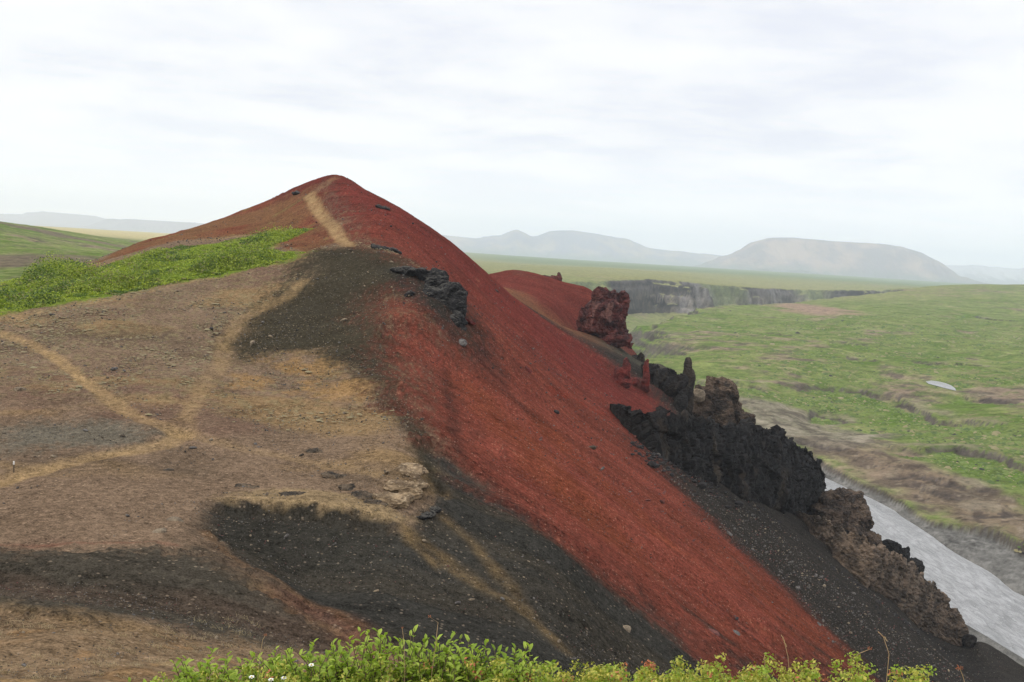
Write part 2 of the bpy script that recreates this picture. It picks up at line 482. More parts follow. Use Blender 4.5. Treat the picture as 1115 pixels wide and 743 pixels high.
def water_material():
    m, nt, out = new_mat("glacial_water"); w = NT(nt)
    pos = w.n("ShaderNodeNewGeometry").outputs["Position"]
    a = w.noise(w.scale(pos, (1.0, 0.25, 1.0)), 0.8, 7, 0.72, 0.9)
    b = w.noise(w.scale(pos, (1.0, 0.3, 1.0)), 0.13, 4, 0.6, 0.8)
    c = w.mix(w.ramp(a, 0.35, 0.7), (0.19, 0.19, 0.188), (0.37, 0.37, 0.37))
    c = w.mix(w.ramp(b, 0.48, 0.7, 0, 0.7), c, (0.155, 0.158, 0.155))
    fo = w.noise(w.scale(pos, (1.0, 0.5, 1.0)), 1.3, 5, 0.7, 1.2)
    c = w.mix(w.math('MULTIPLY', w.ramp(fo, 0.6, 0.7), w.ramp(b, 0.4, 0.6)), c, (0.6, 0.61, 0.61))
    principled(w, out, c, 0.35, w.bump(a, 1.0, 0.6), 0.35)
    return m


MAT = {}
MAT["ground"] = ground_material()
MAT["black_rock"] = rock_material("black_lava", (0.0125, 0.0115, 0.011), (0.006, 0.0055, 0.005), (0.032, 0.027, 0.022), 0.16, 0.0, 0.5, None, (0.05, 0.038, 0.027))
MAT["brown_rock"] = rock_material("brown_tuff", (0.105, 0.073, 0.05), (0.026, 0.02, 0.016), (0.19, 0.138, 0.094), 0.3, 0.3, 0.45)
MAT["red_rock"] = rock_material("red_tuff", (0.095, 0.026, 0.022), (0.03, 0.011, 0.011), (0.13, 0.05, 0.042), 0.3, 0.2, 0.4, None, (0.17, 0.085, 0.07))
MAT["redder_rock"] = rock_material("red_cinder_rock", (0.15, 0.027, 0.021), (0.05, 0.012, 0.01), (0.17, 0.04, 0.03), 0.5, 0.1, 0.3)
MAT["grey_rock"] = rock_material("dark_layered_lava", (0.026, 0.025, 0.025), (0.009, 0.009, 0.009), (0.05, 0.048, 0.045), 0.6, 0.5, 0.2, (0.062, 0.058, 0.05))
MAT["pale_rock"] = rock_material("pale_tuff", (0.31, 0.225, 0.135), (0.10, 0.068, 0.04), (0.43, 0.34, 0.22), 0.9, 0.7, 0.12)
MAT["slab_rock"] = rock_material("weathered_slab", (0.115, 0.085, 0.057), (0.03, 0.025, 0.02), (0.2, 0.155, 0.1), 1.5, 0.6, 0.1)
MAT["stone_grey"] = rock_material("grey_stone", (0.13, 0.12, 0.11), (0.05, 0.045, 0.042), (0.24, 0.22, 0.2), 3.0, 0, 0.05)
MAT["stone_pale"] = rock_material("pale_stone", (0.23, 0.18, 0.12), (0.11, 0.085, 0.06), (0.34, 0.28, 0.2), 3.0, 0, 0.05)
MAT["stone_red"] = rock_material("red_stone", (0.15, 0.055, 0.045), (0.05, 0.02, 0.017), (0.22, 0.11, 0.09), 3.0, 0, 0.05)
MAT["stone_dark"] = rock_material("dark_stone", (0.03, 0.028, 0.027), (0.014, 0.013, 0.013), (0.06, 0.055, 0.05), 3.0, 0, 0.05)
MAT["water"] = water_material()
MAT["willow"] = leaf_material("willow_leaf", (0.19, 0.28, 0.03), (0.40, 0.49, 0.085), 0.42, 8.0)
MAT["thicket"] = leaf_material("thicket_leaf", (0.11, 0.17, 0.018), (0.36, 0.41, 0.055), 0.4, 0.3)
MAT["yellow_plant"] = leaf_material("yellow_groundcover", (0.17, 0.23, 0.03), (0.50, 0.44, 0.09), 0.3, 9.0)
MAT["grass"] = leaf_material("grass_blade", (0.11, 0.16, 0.025), (0.3, 0.32, 0.09), 0.35, 5.0)
MAT["twig"] = plain_material("woody_stem", (0.11, 0.075, 0.05))
MAT["dry"] = plain_material("dry_stalk_fibre", (0.36, 0.25, 0.13))
MAT["rust"] = plain_material("rusty_seed_head", (0.34, 0.12, 0.055))
MAT["petal"] = plain_material("white_petal", (0.8, 0.8, 0.76), 0.6, 0.1)
MAT["flower_eye"] = plain_material("yellow_flower_centre", (0.5, 0.35, 0.04))
MAT["straw"] = leaf_material("pale_straw", (0.26, 0.2, 0.11), (0.42, 0.34, 0.2), 0.2, 5.0)
MAT["wood"] = plain_material("weathered_wood", (0.10, 0.075, 0.05), 0.85, 0.6, 60)
MAT["white_paint"] = plain_material("white_paint", (0.75, 0.74, 0.7), 0.6, 0.15)
MAT["moss"] = plain_material("pale_moss", (0.185, 0.155, 0.085), 0.95, 0.6, 3.0)
MAT["scrub"] = plain_material("scrub_green", (0.11, 0.15, 0.034), 0.95, 0.8, 0.4)
MAT["scrub_dark"] = plain_material("scrub_dark_green", (0.06, 0.095, 0.022), 0.95, 0.8, 0.4)
MAT["scrub_dry"] = plain_material("scrub_dry_straw", (0.2, 0.175, 0.09), 0.95, 0.6, 0.4)
MAT["rib_rock"] = rock_material("pitted_brown_tuff_lit", (0.15, 0.108, 0.076), (0.05, 0.038, 0.028), (0.22, 0.165, 0.115), 0.3, 0.2, 0.4)  # lighter copy of the brown tuff: the rib's lit look is in its colour
MAT["thicket_dark"] = leaf_material("thicket_dark_leaf", (0.045, 0.085, 0.012), (0.13, 0.19, 0.03), 0.3, 0.5)
MAT["thicket_dry"] = leaf_material("thicket_dry_leaf", (0.15, 0.13, 0.05), (0.27, 0.26, 0.09), 0.3, 0.8)

# ------------------------------------------------------------------ the ground: one sheet from the viewer's feet to the horizon
def pl(*pts):
    """picture points dropped onto the land; a ('w', x, y) entry is already on the map"""
    return [(p[1], p[2]) if p[0] == "w" else tuple(cast(*p)[:2]) for p in pts]


for pts, hh in [
    ([(760, 411), (783, 413), (812, 414), (842, 417)], 2.6), ([(850, 419), (896, 420), (938, 425), (970, 432), (993, 438), (1023, 452), (1060, 456), (1115, 463)], 3.4),
    ([(960, 478), (998, 482), (1045, 488), (1100, 499), (1150, 505)], 3.2), ([(985, 393), (1010, 395), (1050, 396), (1087, 399)], 2.6), ([(1050, 341), (1075, 346), (1108, 351)], 3.6),
    ([(920, 388), (945, 390), (958, 391)], 2.2), ([(900, 372), (925, 374), (945, 375)], 2.2), ([(1040, 430), (1075, 433), (1115, 437)], 2.0), ([(860, 476), (905, 479), (935, 485)], 1.8),
    ([(830, 362), (860, 364), (890, 365)], 2.0), ([(985, 520), (1020, 528), (1060, 541)], 1.3), ([(1030, 548), (1075, 556), (1115, 560)], 1.4), ([(960, 505), (1000, 510), (1040, 520), (1100, 530)], 1.4),
    ([(700, 372), (730, 371), (760, 373)], 2.0), ([(880, 445), (905, 450), (925, 456)], 1.6),
]:
    SCARPS.append((pl(*pts), hh))

_pz = cast(1024, 420)[2]
POND.extend([[tuple(on_level(a, b, _pz)[:2]) for a, b in [(1008, 415.5), (1014, 414.5), (1022, 415.5), (1030, 417.5), (1036, 420), (1040, 423), (1041, 425.5), (1036, 424.5), (1028, 422.5), (1019, 420), (1011, 418)]], _pz])
LIP.extend(pl((214, 545), (240, 546), (275, 547), (330, 553), (395, 564), (430, 571), (448, 576)))
ZONE = {
    "red": pl((350, 205), (362, 235), (378, 262), ("w", -19.5, 114), ("w", -13.5, 104), ("w", -9.0, 99), ("w", -3.6, 92), (507, 389), (482, 366), (457, 340), (440, 326), (417, 322), (424, 350), (428, 392), (452, 448), (478, 492), (520, 528), (560, 563), (640, 624), (700, 668), (742, 700), (775, 743),
              (945, 743), (930, 722), (890, 676), (850, 632), (800, 590), (758, 548), (720, 512), ("w", 16, 108), ("w", 22, 120), ("w", 30, 150), ("w", 28, 168), ("w", 10, 176), ("w", -12, 178), ("w", -33, 190), ("w", -46, 178), (310, 214), (335, 208)),
    "cone_left": pl((345, 205), (376, 262), (330, 275), (300, 262), (335, 247), (240, 258), (190, 263), (120, 282), (92, 291), ("w", -66, 158), ("w", -60, 185), ("w", -33, 190)),
    "black_low": pl((462, 500), (480, 496), (520, 530), (560, 565), (640, 626), (700, 670), (742, 702), (775, 743), ("w", 3, 24), ("w", -4, 27.5), (400, 700), (340, 662), (290, 635), (230, 580), (215, 548), (262, 547), (330, 556), (395, 566), (445, 573), (476, 548), (480, 520)),
    "black_left": pl((0, 607), (60, 606), (130, 602), (190, 599), (222, 590), (262, 622), (305, 653), (350, 683), (350, 696), (300, 703), (250, 696), (200, 688), (100, 680), (40, 670), (0, 660), ("w", -22, 22), ("w", -22, 28)),
    "olive": pl((352, 272), (387, 269), (430, 279), (470, 302), (503, 345), ("w", -3.6, 92), (505, 386), (482, 364), (457, 338), (440, 326), (417, 322), (424, 350), (428, 392), (452, 448), (478, 492), (470, 500), (452, 470), (436, 440), (405, 405), (350, 382), (300, 380), (262, 402), (243, 395), (255, 352), (305, 322), (335, 303)),
    "char": pl((345, 276), (387, 269), (430, 279), (470, 302), (503, 345), ("w", -3.6, 92), (505, 386), (482, 364), (457, 338), (440, 326), (417, 322), (424, 350), (428, 392), (452, 448), (478, 492), (488, 545), (472, 535), (455, 505), (437, 468), (414, 432), (388, 403), (345, 378), (300, 376), (262, 392), (258, 370), (292, 345), (322, 312), (335, 292)),
    "wedge": pl((415, 292), (440, 294), (470, 302), (500, 335), ("w", -4.2, 93), (506, 387), (484, 365), (458, 338), (440, 318), (425, 305)),
    "sunlit_ochre": pl((252, 412), (300, 380), (350, 384), (402, 408), (440, 445), (462, 485), (440, 480), (400, 446), (340, 425), (290, 425)),
    "grey": pl((0, 468), (60, 462), (130, 462), (172, 470), (150, 482), (80, 486), (0, 492)),
    "bank_tan": pl((0, 663), (60, 672), (130, 684), (200, 692), (262, 704), (300, 730), (290, 743), ("w", -5, 9), ("w", -14, 9), ("w", -20, 20)),
    "lip_pale": pl((235, 538), (300, 532), (360, 536), (425, 552), (452, 566), (440, 572), (395, 563), (330, 552), (262, 545)),
    "thicket": pl((0, 343), (60, 333), (120, 322), (180, 308), (250, 296), (322, 281), (328, 276), (285, 275), (298, 265), (333, 251), (300, 251), (240, 264), (190, 271), (130, 286), (100, 297), (72, 291), (40, 301), (0, 318), ("w", -95, 130), ("w", -62, 82)),
    "lava_flat": pl((878, 488), (930, 516), (985, 553), (1050, 582), (1115, 596), ("w", 190, 220), (1115, 552), (1050, 515), (985, 492), (920, 478)),
    "bare_flat": pl((790, 428), (840, 436), (905, 452), (960, 470), (985, 492), (900, 482), (820, 462)),
}
PATHS = [  # points, half width, strength
    (pl((0, 361), (25, 370), (50, 382), (80, 405), (105, 424), (130, 444), (160, 458), (192, 470)), 0.42, 1.0),
    (pl((0, 524), (40, 512), (90, 500), (140, 491), (180, 482), (200, 472)), 0.62, 0.85),
    (pl((196, 470), (206, 445), (222, 420), (240, 398), (244, 372), (258, 350), (290, 332), (315, 322), (330, 306)), 0.6, 0.5),
    (pl((380, 267), (366, 252), (352, 236), (342, 222), (336, 212)), 0.75, 0.95),
    (pl((196, 472), (240, 484), (300, 496), (360, 506), (410, 515)), 0.45, 0.4),
    (pl((0, 346), (60, 337), (120, 326), (185, 309), (250, 299)), 0.8, 0.6),
    (pl((336, 212), (352, 203), (366, 194)), 0.7, 0.35),
]
STREAKS = [  # tan or red rills crossing the dark scree: points, half width, colour, strength
    (pl((446, 578), (480, 604), (530, 640), (580, 668), (610, 700)), 0.35, (0.12, 0.085, 0.05), 0.75),
    (pl((486, 566), (515, 592), (548, 630), (575, 660)), 0.35, (0.13, 0.09, 0.05), 0.65),
    (pl((440, 574), (448, 590), (470, 612)), 0.3, (0.16, 0.11, 0.06), 0.7),
    (pl((225, 575), (250, 600), (270, 618), (320, 648), (365, 672), (395, 692)), 0.22, (0.15, 0.09, 0.055), 0.6), (pl((222, 590), (260, 622), (300, 648)), 0.8, (0.07, 0.05, 0.04), 0.6),
    (pl((325, 662), (355, 680), (385, 698), (405, 716)), 0.8, (0.105, 0.042, 0.032), 0.55),
    (pl((0, 597), (60, 596), (130, 592), (190, 597)), 0.14, (0.16, 0.06, 0.047), 0.45),
    (pl((740, 660), (770, 684), (800, 705)), 0.3, (0.035, 0.033, 0.032), 0.8),
    (pl((820, 650), (860, 690), (900, 720)), 0.3, (0.04, 0.036, 0.035), 0.6),
    (pl((800, 610), (850, 655), (905, 705)), 0.4, (0.05, 0.035, 0.032), 0.5),
    (pl((508, 372), (545, 415), (590, 462), (640, 515), (690, 560)), 0.5, (0.06, 0.022, 0.02), 0.7),
    (pl((486, 395), (490, 430), (494, 470), (500, 500)), 0.35, (0.045, 0.02, 0.018), 0.7),
    (pl((560, 392), (610, 432), (655, 470)), 0.45, (0.075, 0.024, 0.021), 0.6),
    (pl((600, 425), (622, 430), (640, 440), (668, 452)), 0.4, (0.16, 0.03, 0.022), 0.6),
    (pl((640, 560), (700, 612), (760, 668)), 0.35, (0.07, 0.03, 0.026), 0.5),
    (pl((720, 560), (790, 622), (860, 690)), 0.3, (0.065, 0.028, 0.025), 0.5),
    (pl((520, 420), (560, 470), (610, 530), (660, 580)), 2.2, (0.15, 0.046, 0.022), 0.5),
    (pl((600, 470), (660, 530), (720, 590)), 1.8, (0.16, 0.045, 0.022), 0.45),
]


def mixc(c, col, f):
    f = np.clip(f, 0, 1)[:, None]
    return c + (np.asarray(col)[None] - c) * f


def paint(x, y, z, slope):
    n = len(x)
    r = np.hypot(x, y)
    GRN = vnoise(x * 3.6, y * 3.6, 107) + 0.6 * vnoise(x * 9.1, y * 9.1, 108)
    N1 = fbm(x, y, 9, 5, 101); N2 = fbm(x, y, 2.2, 4, 102); N3 = fbm(x, y, 40, 4, 103); N4 = fbm(x, y, 0.7, 3, 104)
    fine = fbm(x * 0.35, y, 3.0, 4, 105)
    Nst = fbm(x * 0.12, y, 2.6, 4, 106)
    scr = np.zeros(n); grn = np.zeros(n)
    # ---- moor, plain
    A = fbm(x, y * 0.8, 150, 5, 111, 0.6) ; B = fbm(x, y, 26, 4, 112, 0.6); Cc = fbm(x, y, 420, 3, 113)
    D2 = fbm(x, y, 60, 4, 114, 0.65)
    g = A * 0.6 + B * 0.45 + D2 * 0.55 + 0.26 + 0.2 * Cc
    c = np.tile(np.array([[0.132, 0.165, 0.048]]), (n, 1))
    c = mixc(c, (0.07, 0.12, 0.016), sstep(0.05, 0.8, B + 0.5 * D2) * 0.7)
    c = mixc(c, (0.19, 0.22, 0.07), sstep(0.1, 0.8, -B + 0.4 * D2) * 0.6)
    c = mixc(c, (0.22, 0.195, 0.11), sstep(-0.08, -0.55, g) * 0.9)
    c = mixc(c, (0.20, 0.15, 0.105), sstep(-0.25, -0.75, g))
    c = mixc(c, (0.085, 0.066, 0.055), sstep(-0.1, -0.4, g) * sstep(0.15, 0.5, fbm(x, y, 9, 3, 115)) * 0.8)
    grn_f = sstep(-0.3, 0.2, g)
    c = mixc(c, (0.20, 0.165, 0.10), sstep(0.25, 0.7, fbm(x * 0.7, y, 7, 4, 172, 0.7) + 0.45 * D2) * 0.55)
    c = mixc(c, (0.055, 0.10, 0.014), sstep(0.25, 0.75, fbm(x * 0.7, y, 8, 4, 173, 0.7) - 0.35 * D2) * 0.6)
    # dry plateau and the pale steppe far off
    pv = sstep(1150, 1500, y) * sstep(0.62, 0.28, x / np.maximum(y, 1)) 
    c = mixc(c, (0.21, 0.20, 0.085), pv * 0.75)
    c = mixc(c, (0.40, 0.33, 0.15), sstep(1200, 2200, y) * sstep(-0.05, -0.25, x / np.maximum(y, 1)) * 0.9)
    c = mixc(c, (0.10, 0.15, 0.07), sstep(2500, 3600, y) * sstep(-0.1, 0.0, x / np.maximum(y, 1)) * 0.8)
    # a bare brown patch on the far rise
    px_, py_ = cast(882, 337)[:2]
    dd = np.hypot((x - px_) / 45, (y - py_) / 120) + 0.3 * B
    c = mixc(c, (0.235, 0.165, 0.115), sstep(1.2, 0.5, dd))
    # rocky flats by the water
    sd = poly_sd(x, y, ZONE["lava_flat"]) + 9 * B + 5 * N1
    f = sstep(-4, 8, sd)
    c = mixc(c, (0.155, 0.115, 0.08), f * 0.95)
    crk = np.abs(fbm(x * 0.6, y * 1.3, 11, 4, 171, 0.6))
    c = mixc(c, (0.06, 0.046, 0.036), f * sstep(0.12, 0.03, crk) * 0.85)
    c = mixc(c, (0.085, 0.066, 0.05), f * sstep(0.1, 0.7, N1) * 0.7)
    c = mixc(c, (0.24, 0.2, 0.15), f * sstep(0.2, 0.7, N2 + 0.3 * B) * 0.5)
    grn_f = grn_f * (1 - f)
    sd = poly_sd(x, y, ZONE["bare_flat"]) + 14 * B
    f2 = sstep(-6, 10, sd)
    c = mixc(c, (0.19, 0.165, 0.125), f2 * 0.85)
    c = mixc(c, (0.08, 0.065, 0.05), f2 * sstep(0.05, 0.5, N1 + 0.5 * N2) * 0.75)
    c = mixc(c, (0.26, 0.225, 0.17), f2 * sstep(0.1, 0.6, -N1 + 0.5 * N2) * 0.6)
    grn_f = grn_f * (1 - f2)
    # dark faces of the low lava steps
    sel = np.nonzero((x > 100) & (y > 200) & (y < 1300))[0]
    for pts, hh in SCARPS:
        if not len(sel): break
        xs_, ys_ = x[sel], y[sel]
        sdn, tp = scarp(xs_, ys_, pts); sdn = sdn + fbm(xs_, ys_, 45, 5, 41, 0.65) * 13
        k = tp * sstep(1.8, 0.6, sdn) * sstep(-3.6, -1.8, sdn) * sstep(-0.35, 0.15, fbm(xs_, ys_, 16, 3, 42))
        c[sel] = mixc(c[sel], (0.062, 0.05, 0.042), k * 0.95)
        c[sel] = mixc(c[sel], (0.21, 0.175, 0.125), tp * sstep(1.0, 4.0, sdn) * sstep(16, 5, sdn) * sstep(-0.2, 0.5, fbm(xs_, ys_, 14, 3, 43)) * 0.7)
        c[sel] = mixc(c[sel], (0.07, 0.125, 0.015), tp * sstep(-4, -9, sdn) * sstep(-40, -14, sdn) * 0.75 * sstep(2, -6, poly_sd(xs_, ys_, ZONE['lava_flat']) + 5 * B[sel]))
    # brown heath on the left moor
    for mx, my, a, b in ((10, 281, 30, 60), (45, 252, 60, 40), (20, 312, 18, 40)):
        q = cast(mx, my); c = mixc(c, (0.13, 0.095, 0.075), sstep(1.2, 0.6, np.hypot((x - q[0]) / a, (y - q[1]) / b) + 0.4 * B) * 0.85)
    # river gravel
    gv = sstep(1.2, 0.98, z - WATER_Z + 0.25 * N1) * (y < 560)
    # steep faces: bare rock
    st = sstep(0.42, 0.8, slope) * sstep(230, 300, np.where(x > 108, 1e3, r))
    rock = np.array([0.085, 0.072, 0.062])[None] * (1 + 0.5 * (0.6 * N3 + 0.6 * N1))[:, None]
    c = c + (rock - c) * (st * 0.95)[:, None]
    gorge = st * sstep(900, 1100, y)
    c = mixc(c, (0.05, 0.046, 0.045), gorge * sstep(-62, -50, z + 5 * N3) * 0.8)
    band = fbm(x * 0.08 + y * 0.05, z * 2.2, 9, 4, 122)
    c = c * (1 + gorge * 1.3 * band)[:, None]
    c = mixc(c, (0.30, 0.28, 0.27), gorge * sstep(0.25, 0.7, fbm(x, y, 60, 3, 120) + 0.5 * N1) * 0.4)
    c = mixc(c, (0.13, 0.16, 0.06), gorge * sstep(0.3, 0.7, fbm(x, y, 110, 3, 121)) * 0.8)

    # ---- the ridge
    hill = HILL_MASK(x, y)
    h = np.tile(np.array([[0.145, 0.104, 0.082]]), (n, 1))
    h = mixc(h, (0.122, 0.080, 0.066), sstep(0.0, 0.6, N1 + 0.3 * N3))
    h = mixc(h, (0.19, 0.13, 0.077), sstep(0.25, 0.75, fbm(x * 0.6, y, 7, 4, 130)) * 0.8)
    h = mixc(h, (0.060, 0.048, 0.040), sstep(0.25, 0.8, fbm(x * 0.7, y, 12, 4, 131)) * 0.6)
    # greenish-white lichen and moss crumbs on the upper flat
    up = sstep(50, 62, y) * sstep(112, 95, y)
    h = mixc(h, (0.16, 0.135, 0.085), up * sstep(0.2, 0.7, fbm(x, y, 0.42, 2, 160) + 0.35 * N1) * 0.6)
    # right flank
    rf = sstep(-2.0, 2.0, x + 4.0 + 1.2 * N1 + np.clip((y - 70) * 0.12, -6, 12)) 
    scr = np.maximum(scr, rf)
    dark = np.array([0.028, 0.026, 0.0265])
    h = mixc(h, dark, rf)
    w_ = 1.0 + 0.012 * y
    def zone(name, soft, n1=1.0, n2=0.6):
        sdz = poly_sd(x, y, ZONE[name]) + n1 * N1 + n2 * N2 + 0.25 * n2 * N4 + 0.55 * soft * GRN
        return sstep(-soft, soft, sdz)
    f = zone("cone_left", 1.0); h = mixc(h, (0.125, 0.066, 0.04), f)
    h = mixc(h, (0.13, 0.042, 0.03), f * np.clip(0.75 * sstep(0.0, 0.8, N1 + 0.4 * N3) + sstep(160, 168, y), 0, 1))
    h = mixc(h, (0.15, 0.13, 0.06), f * sstep(0.45, 0.75, N2 + 0.5 * N3) * 0.6); scr = np.maximum(scr, f * 0.5)
    f = zone("bank_tan", 0.8); h = mixc(h, (0.155, 0.11, 0.078), f)
    h = mixc(h, (0.27, 0.21, 0.13), f * sstep(0.3, 0.75, N2 + 0.4 * N4) * 0.6)
    h = mixc(h, (0.2, 0.12, 0.065), f * sstep(0.35, 0.7, N4 + 0.2 * N1) * 0.5)
    f = zone("sunlit_ochre", 2.0, 1.6, 1.2); h = mixc(h, (0.235, 0.145, 0.072), f * sstep(-0.6, 0.4, N2 + N1 * 0.5) * 0.85)  # ochre ground, with the brightness of a sunlit patch painted in
    f = zone("grey", 1.5, 1.3, 0.8); h = mixc(h, (0.095, 0.092, 0.085), f * 0.8)
    osd = poly_sd(x, y, ZONE["char"]); ks = np.clip((y - 42) / 45, 0.22, 1.0)
    f = zone("olive", 3.2, 2.0, 1.0); h = mixc(h, (0.078, 0.057, 0.035), f * 0.95)
    h = mixc(h, (0.034, 0.031, 0.025), sstep(-3.0 * ks, 2.2 * ks, osd + ks * (1.3 * N1 + 1.2 * GRN)) * 0.93)
    h = mixc(h, (0.115, 0.05, 0.035), f * sstep(-0.1, 0.8, N3 + 0.5 * N1) * sstep(-22, -26, x) * 0.7)
    h = mixc(h, (0.036, 0.032, 0.026), f * sstep(-0.2, 0.6, N1 + 0.4 * N3) * 0.8); scr = np.maximum(scr, f * 0.5)
    f = zone("wedge", 1.0, 0.5, 0.5); h = mixc(h, (0.026, 0.0255, 0.0255), f * 0.95)
    f = zone("black_low", 0.55, 0.4, 0.4); h = mixc(h, (0.031, 0.0305, 0.031), f)
    h = mixc(h, (0.05, 0.043, 0.036), f * sstep(0.2, 0.9, Nst) * 0.45); scr = np.maximum(scr, f * 0.8)
    f = zone("black_left", 1.1, 0.8, 0.9); h = mixc(h, (0.048, 0.043, 0.039), f)
    h = mixc(h, (0.085, 0.055, 0.046), f * sstep(0.3, 0.9, Nst + 0.3 * N2) * 0.45); scr = np.maximum(scr, f * 0.8)
    rsd = poly_sd(x, y, ZONE["red"]) + 1.0 * N1 + 0.5 * N2 + 1.4 * Nst + 0.5 * fine
    kr = np.clip(y / 85, 0.3, 1.1)
    f = sstep(-4.5 * kr, 3.2 * kr, rsd + 2.0 * kr * GRN)
    red = np.tile(np.array([[0.145, 0.042, 0.033]]), (n, 1))
    red = mixc(red, (0.114, 0.0265, 0.0245), sstep(95, 150, y))
    red = mixc(red, (0.145, 0.043, 0.022), sstep(0.0, 0.8, Nst + 0.4 * N3) * sstep(125, 80, y) * 0.45)
    red = mixc(red, (0.055, 0.026, 0.022), sstep(5.5, 0.5, rsd + 2.2 * GRN + 2 * N2) * 0.5)
    red = mixc(red, (0.19, 0.085, 0.06), sstep(0.95, 1.3, GRN + 0.3 * N2) * 0.45)
    red = mixc(red, (0.045, 0.022, 0.02), sstep(0.85, 1.25, -GRN + 0.4 * N2) * 0.45)
    red = mixc(red, (0.085, 0.028, 0.025), sstep(0.2, 0.9, Nst - 0.3 * N3) * 0.5)
    h = h + (red - h) * f[:, None]; scr = np.maximum(scr, f)
    # second shoulder behind the cone
    s2 = sstep(176, 184, y + 2 * N1) * sstep(-22, -10, x)
    sh = np.tile(np.array([[0.105, 0.027, 0.024]]), (n, 1))
    low = x - 22 - (212 - y) * 0.42 + 2.5 * N1
    sh = mixc(sh, (0.165, 0.105, 0.062), sstep(207, 199, y + 3 * N1 - 0.05 * x) * 0.45)
    sh = mixc(sh, (0.085, 0.068, 0.055), sstep(0.0, 0.7, fbm(x, y, 18, 3, 141)) * 0.6)
    sh = mixc(sh, (0.055, 0.052, 0.047), sstep(16, 30, x + 0.25 * (200 - y) + 3 * N1) * sstep(214, 206, y))
    sh = mixc(sh, (0.05, 0.04, 0.036), sstep(0.3, 0.7, fbm(x, y, 16, 3, 140)) * 0.6)
    h = h + (sh - h) * s2[:, None]
    f = zone("lip_pale", 0.35, 0.2, 0.25); h = mixc(h, (0.20, 0.15, 0.095), f * 0.7)
    near_lip = (x > -24) & (x < 2) & (y > 26) & (y < 52)
    sel = np.nonzero(near_lip)[0]
    if len(sel):
        sdn, tp = scarp(x[sel], y[sel], LIP); sdn = sdn + fbm(x[sel], y[sel], 1.6, 4, 51) * 0.25
        h[sel] = mixc(h[sel], (0.03, 0.029, 0.028), tp * sstep(0.16, 0.02, sdn) * sstep(-5, -3.5, sdn + 0.5 * GRN[sel]) * 0.95)
        h[sel] = mixc(h[sel], (0.25, 0.185, 0.115), tp * sstep(0.05, 0.2, sdn) * sstep(0.8, 0.35, sdn + 0.2 * GRN[sel]) * 0.6)
    for pts, hw, colr, k in STREAKS:
        d = poly_dist(x, y, pts) + 0.35 * hw * N2 + 0.3 * hw * fine
        h = mixc(h, colr, sstep(hw * 2.0, hw * 0.3, d) * k * (0.75 + 0.35 * N4))
    for pts, hw, k in PATHS:
        d = poly_dist(x, y, pts) + 0.22 * N2 + 0.12 * N4
        f = sstep(hw * 1.7, hw * 0.55, d) * k
        f = f * np.clip(0.8 + 0.35 * N2 + 0.2 * N4, 0.3, 1)
        h = mixc(h, (0.255, 0.178, 0.105), f); scr = scr * (1 - f)
    f = zone("thicket", 1.0, 1.0, 0.8)
    h = mixc(h, (0.11, 0.155, 0.025), f); grn = np.maximum(grn, f); scr = scr * (1 - f)
    # viewer's own knoll
    f = sstep(4.6, 3.9, np.hypot(x * 0.8, y) + 0.3 * N2)
    h = mixc(h, (0.10, 0.11, 0.03), f); grn = np.maximum(grn, f); scr = scr * (1 - f)
    h = h * np.where(scr > 0.5, 1.0, 1.0)[:, None]

    c = c + (h - c) * hill[:, None]
    scr = scr * hill
    grn = grn * hill + grn_f * (1 - hill)
    gr = np.array([0.135, 0.13, 0.118])[None] * (1 + 0.3 * N2 + 0.25 * N4)[:, None]
    c = c + (gr - c) * gv[:, None]
    grn = grn * (1 - gv); scr = scr * (1 - gv)
    c = c * (1 + hill[:, None] * np.array([0.025, -0.01, -0.17])[None])
    c = c * np.where(hill < 0.5, 0.97, 1.0)[:, None]
    return np.clip(c, 0.005, 0.8), scr, grn


HILL_OUT = [(-260, -7), (-260, 60), (-120, 118), (-90, 128), (-86, 150), (-92, 180), (-80, 215), (-40, 265), (10, 300), (70, 320), (92, 300), (94, 250), (96, 190), (110, 150), (118, 80), (124, 0), (130, -7)]


def HILL_MASK(x, y):
    sd = poly_sd(x, y, HILL_OUT) + fbm(x, y, 14, 3, 150) * 2.0
    return sstep(-3, 3, sd)


def micro(x, y, scr):
    """small relief on the ridge, metres"""
    r = np.hypot(x, y)
    a = sstep(3, 9, r)
    z = a * (fbm(x, y, 5, 4, 201) * 0.16 * (1 - 0.6 * scr) + fbm(x, y, 0.9, 3, 202) * 0.05 + scr * (fbm(x * 0.05, y, 11, 3, 206) * 0.45 * sstep(20, 60, y) + fbm(x * 0.07, y, 4.5, 4, 203) * 0.42 + fbm(x * 0.1, y, 1.1, 3, 204) * 0.07))
    for pts, hw, k in PATHS:
        z = z - sstep(hw * 2, hw * 0.4, poly_dist(x, y, pts)) * 0.14 * k
    return z


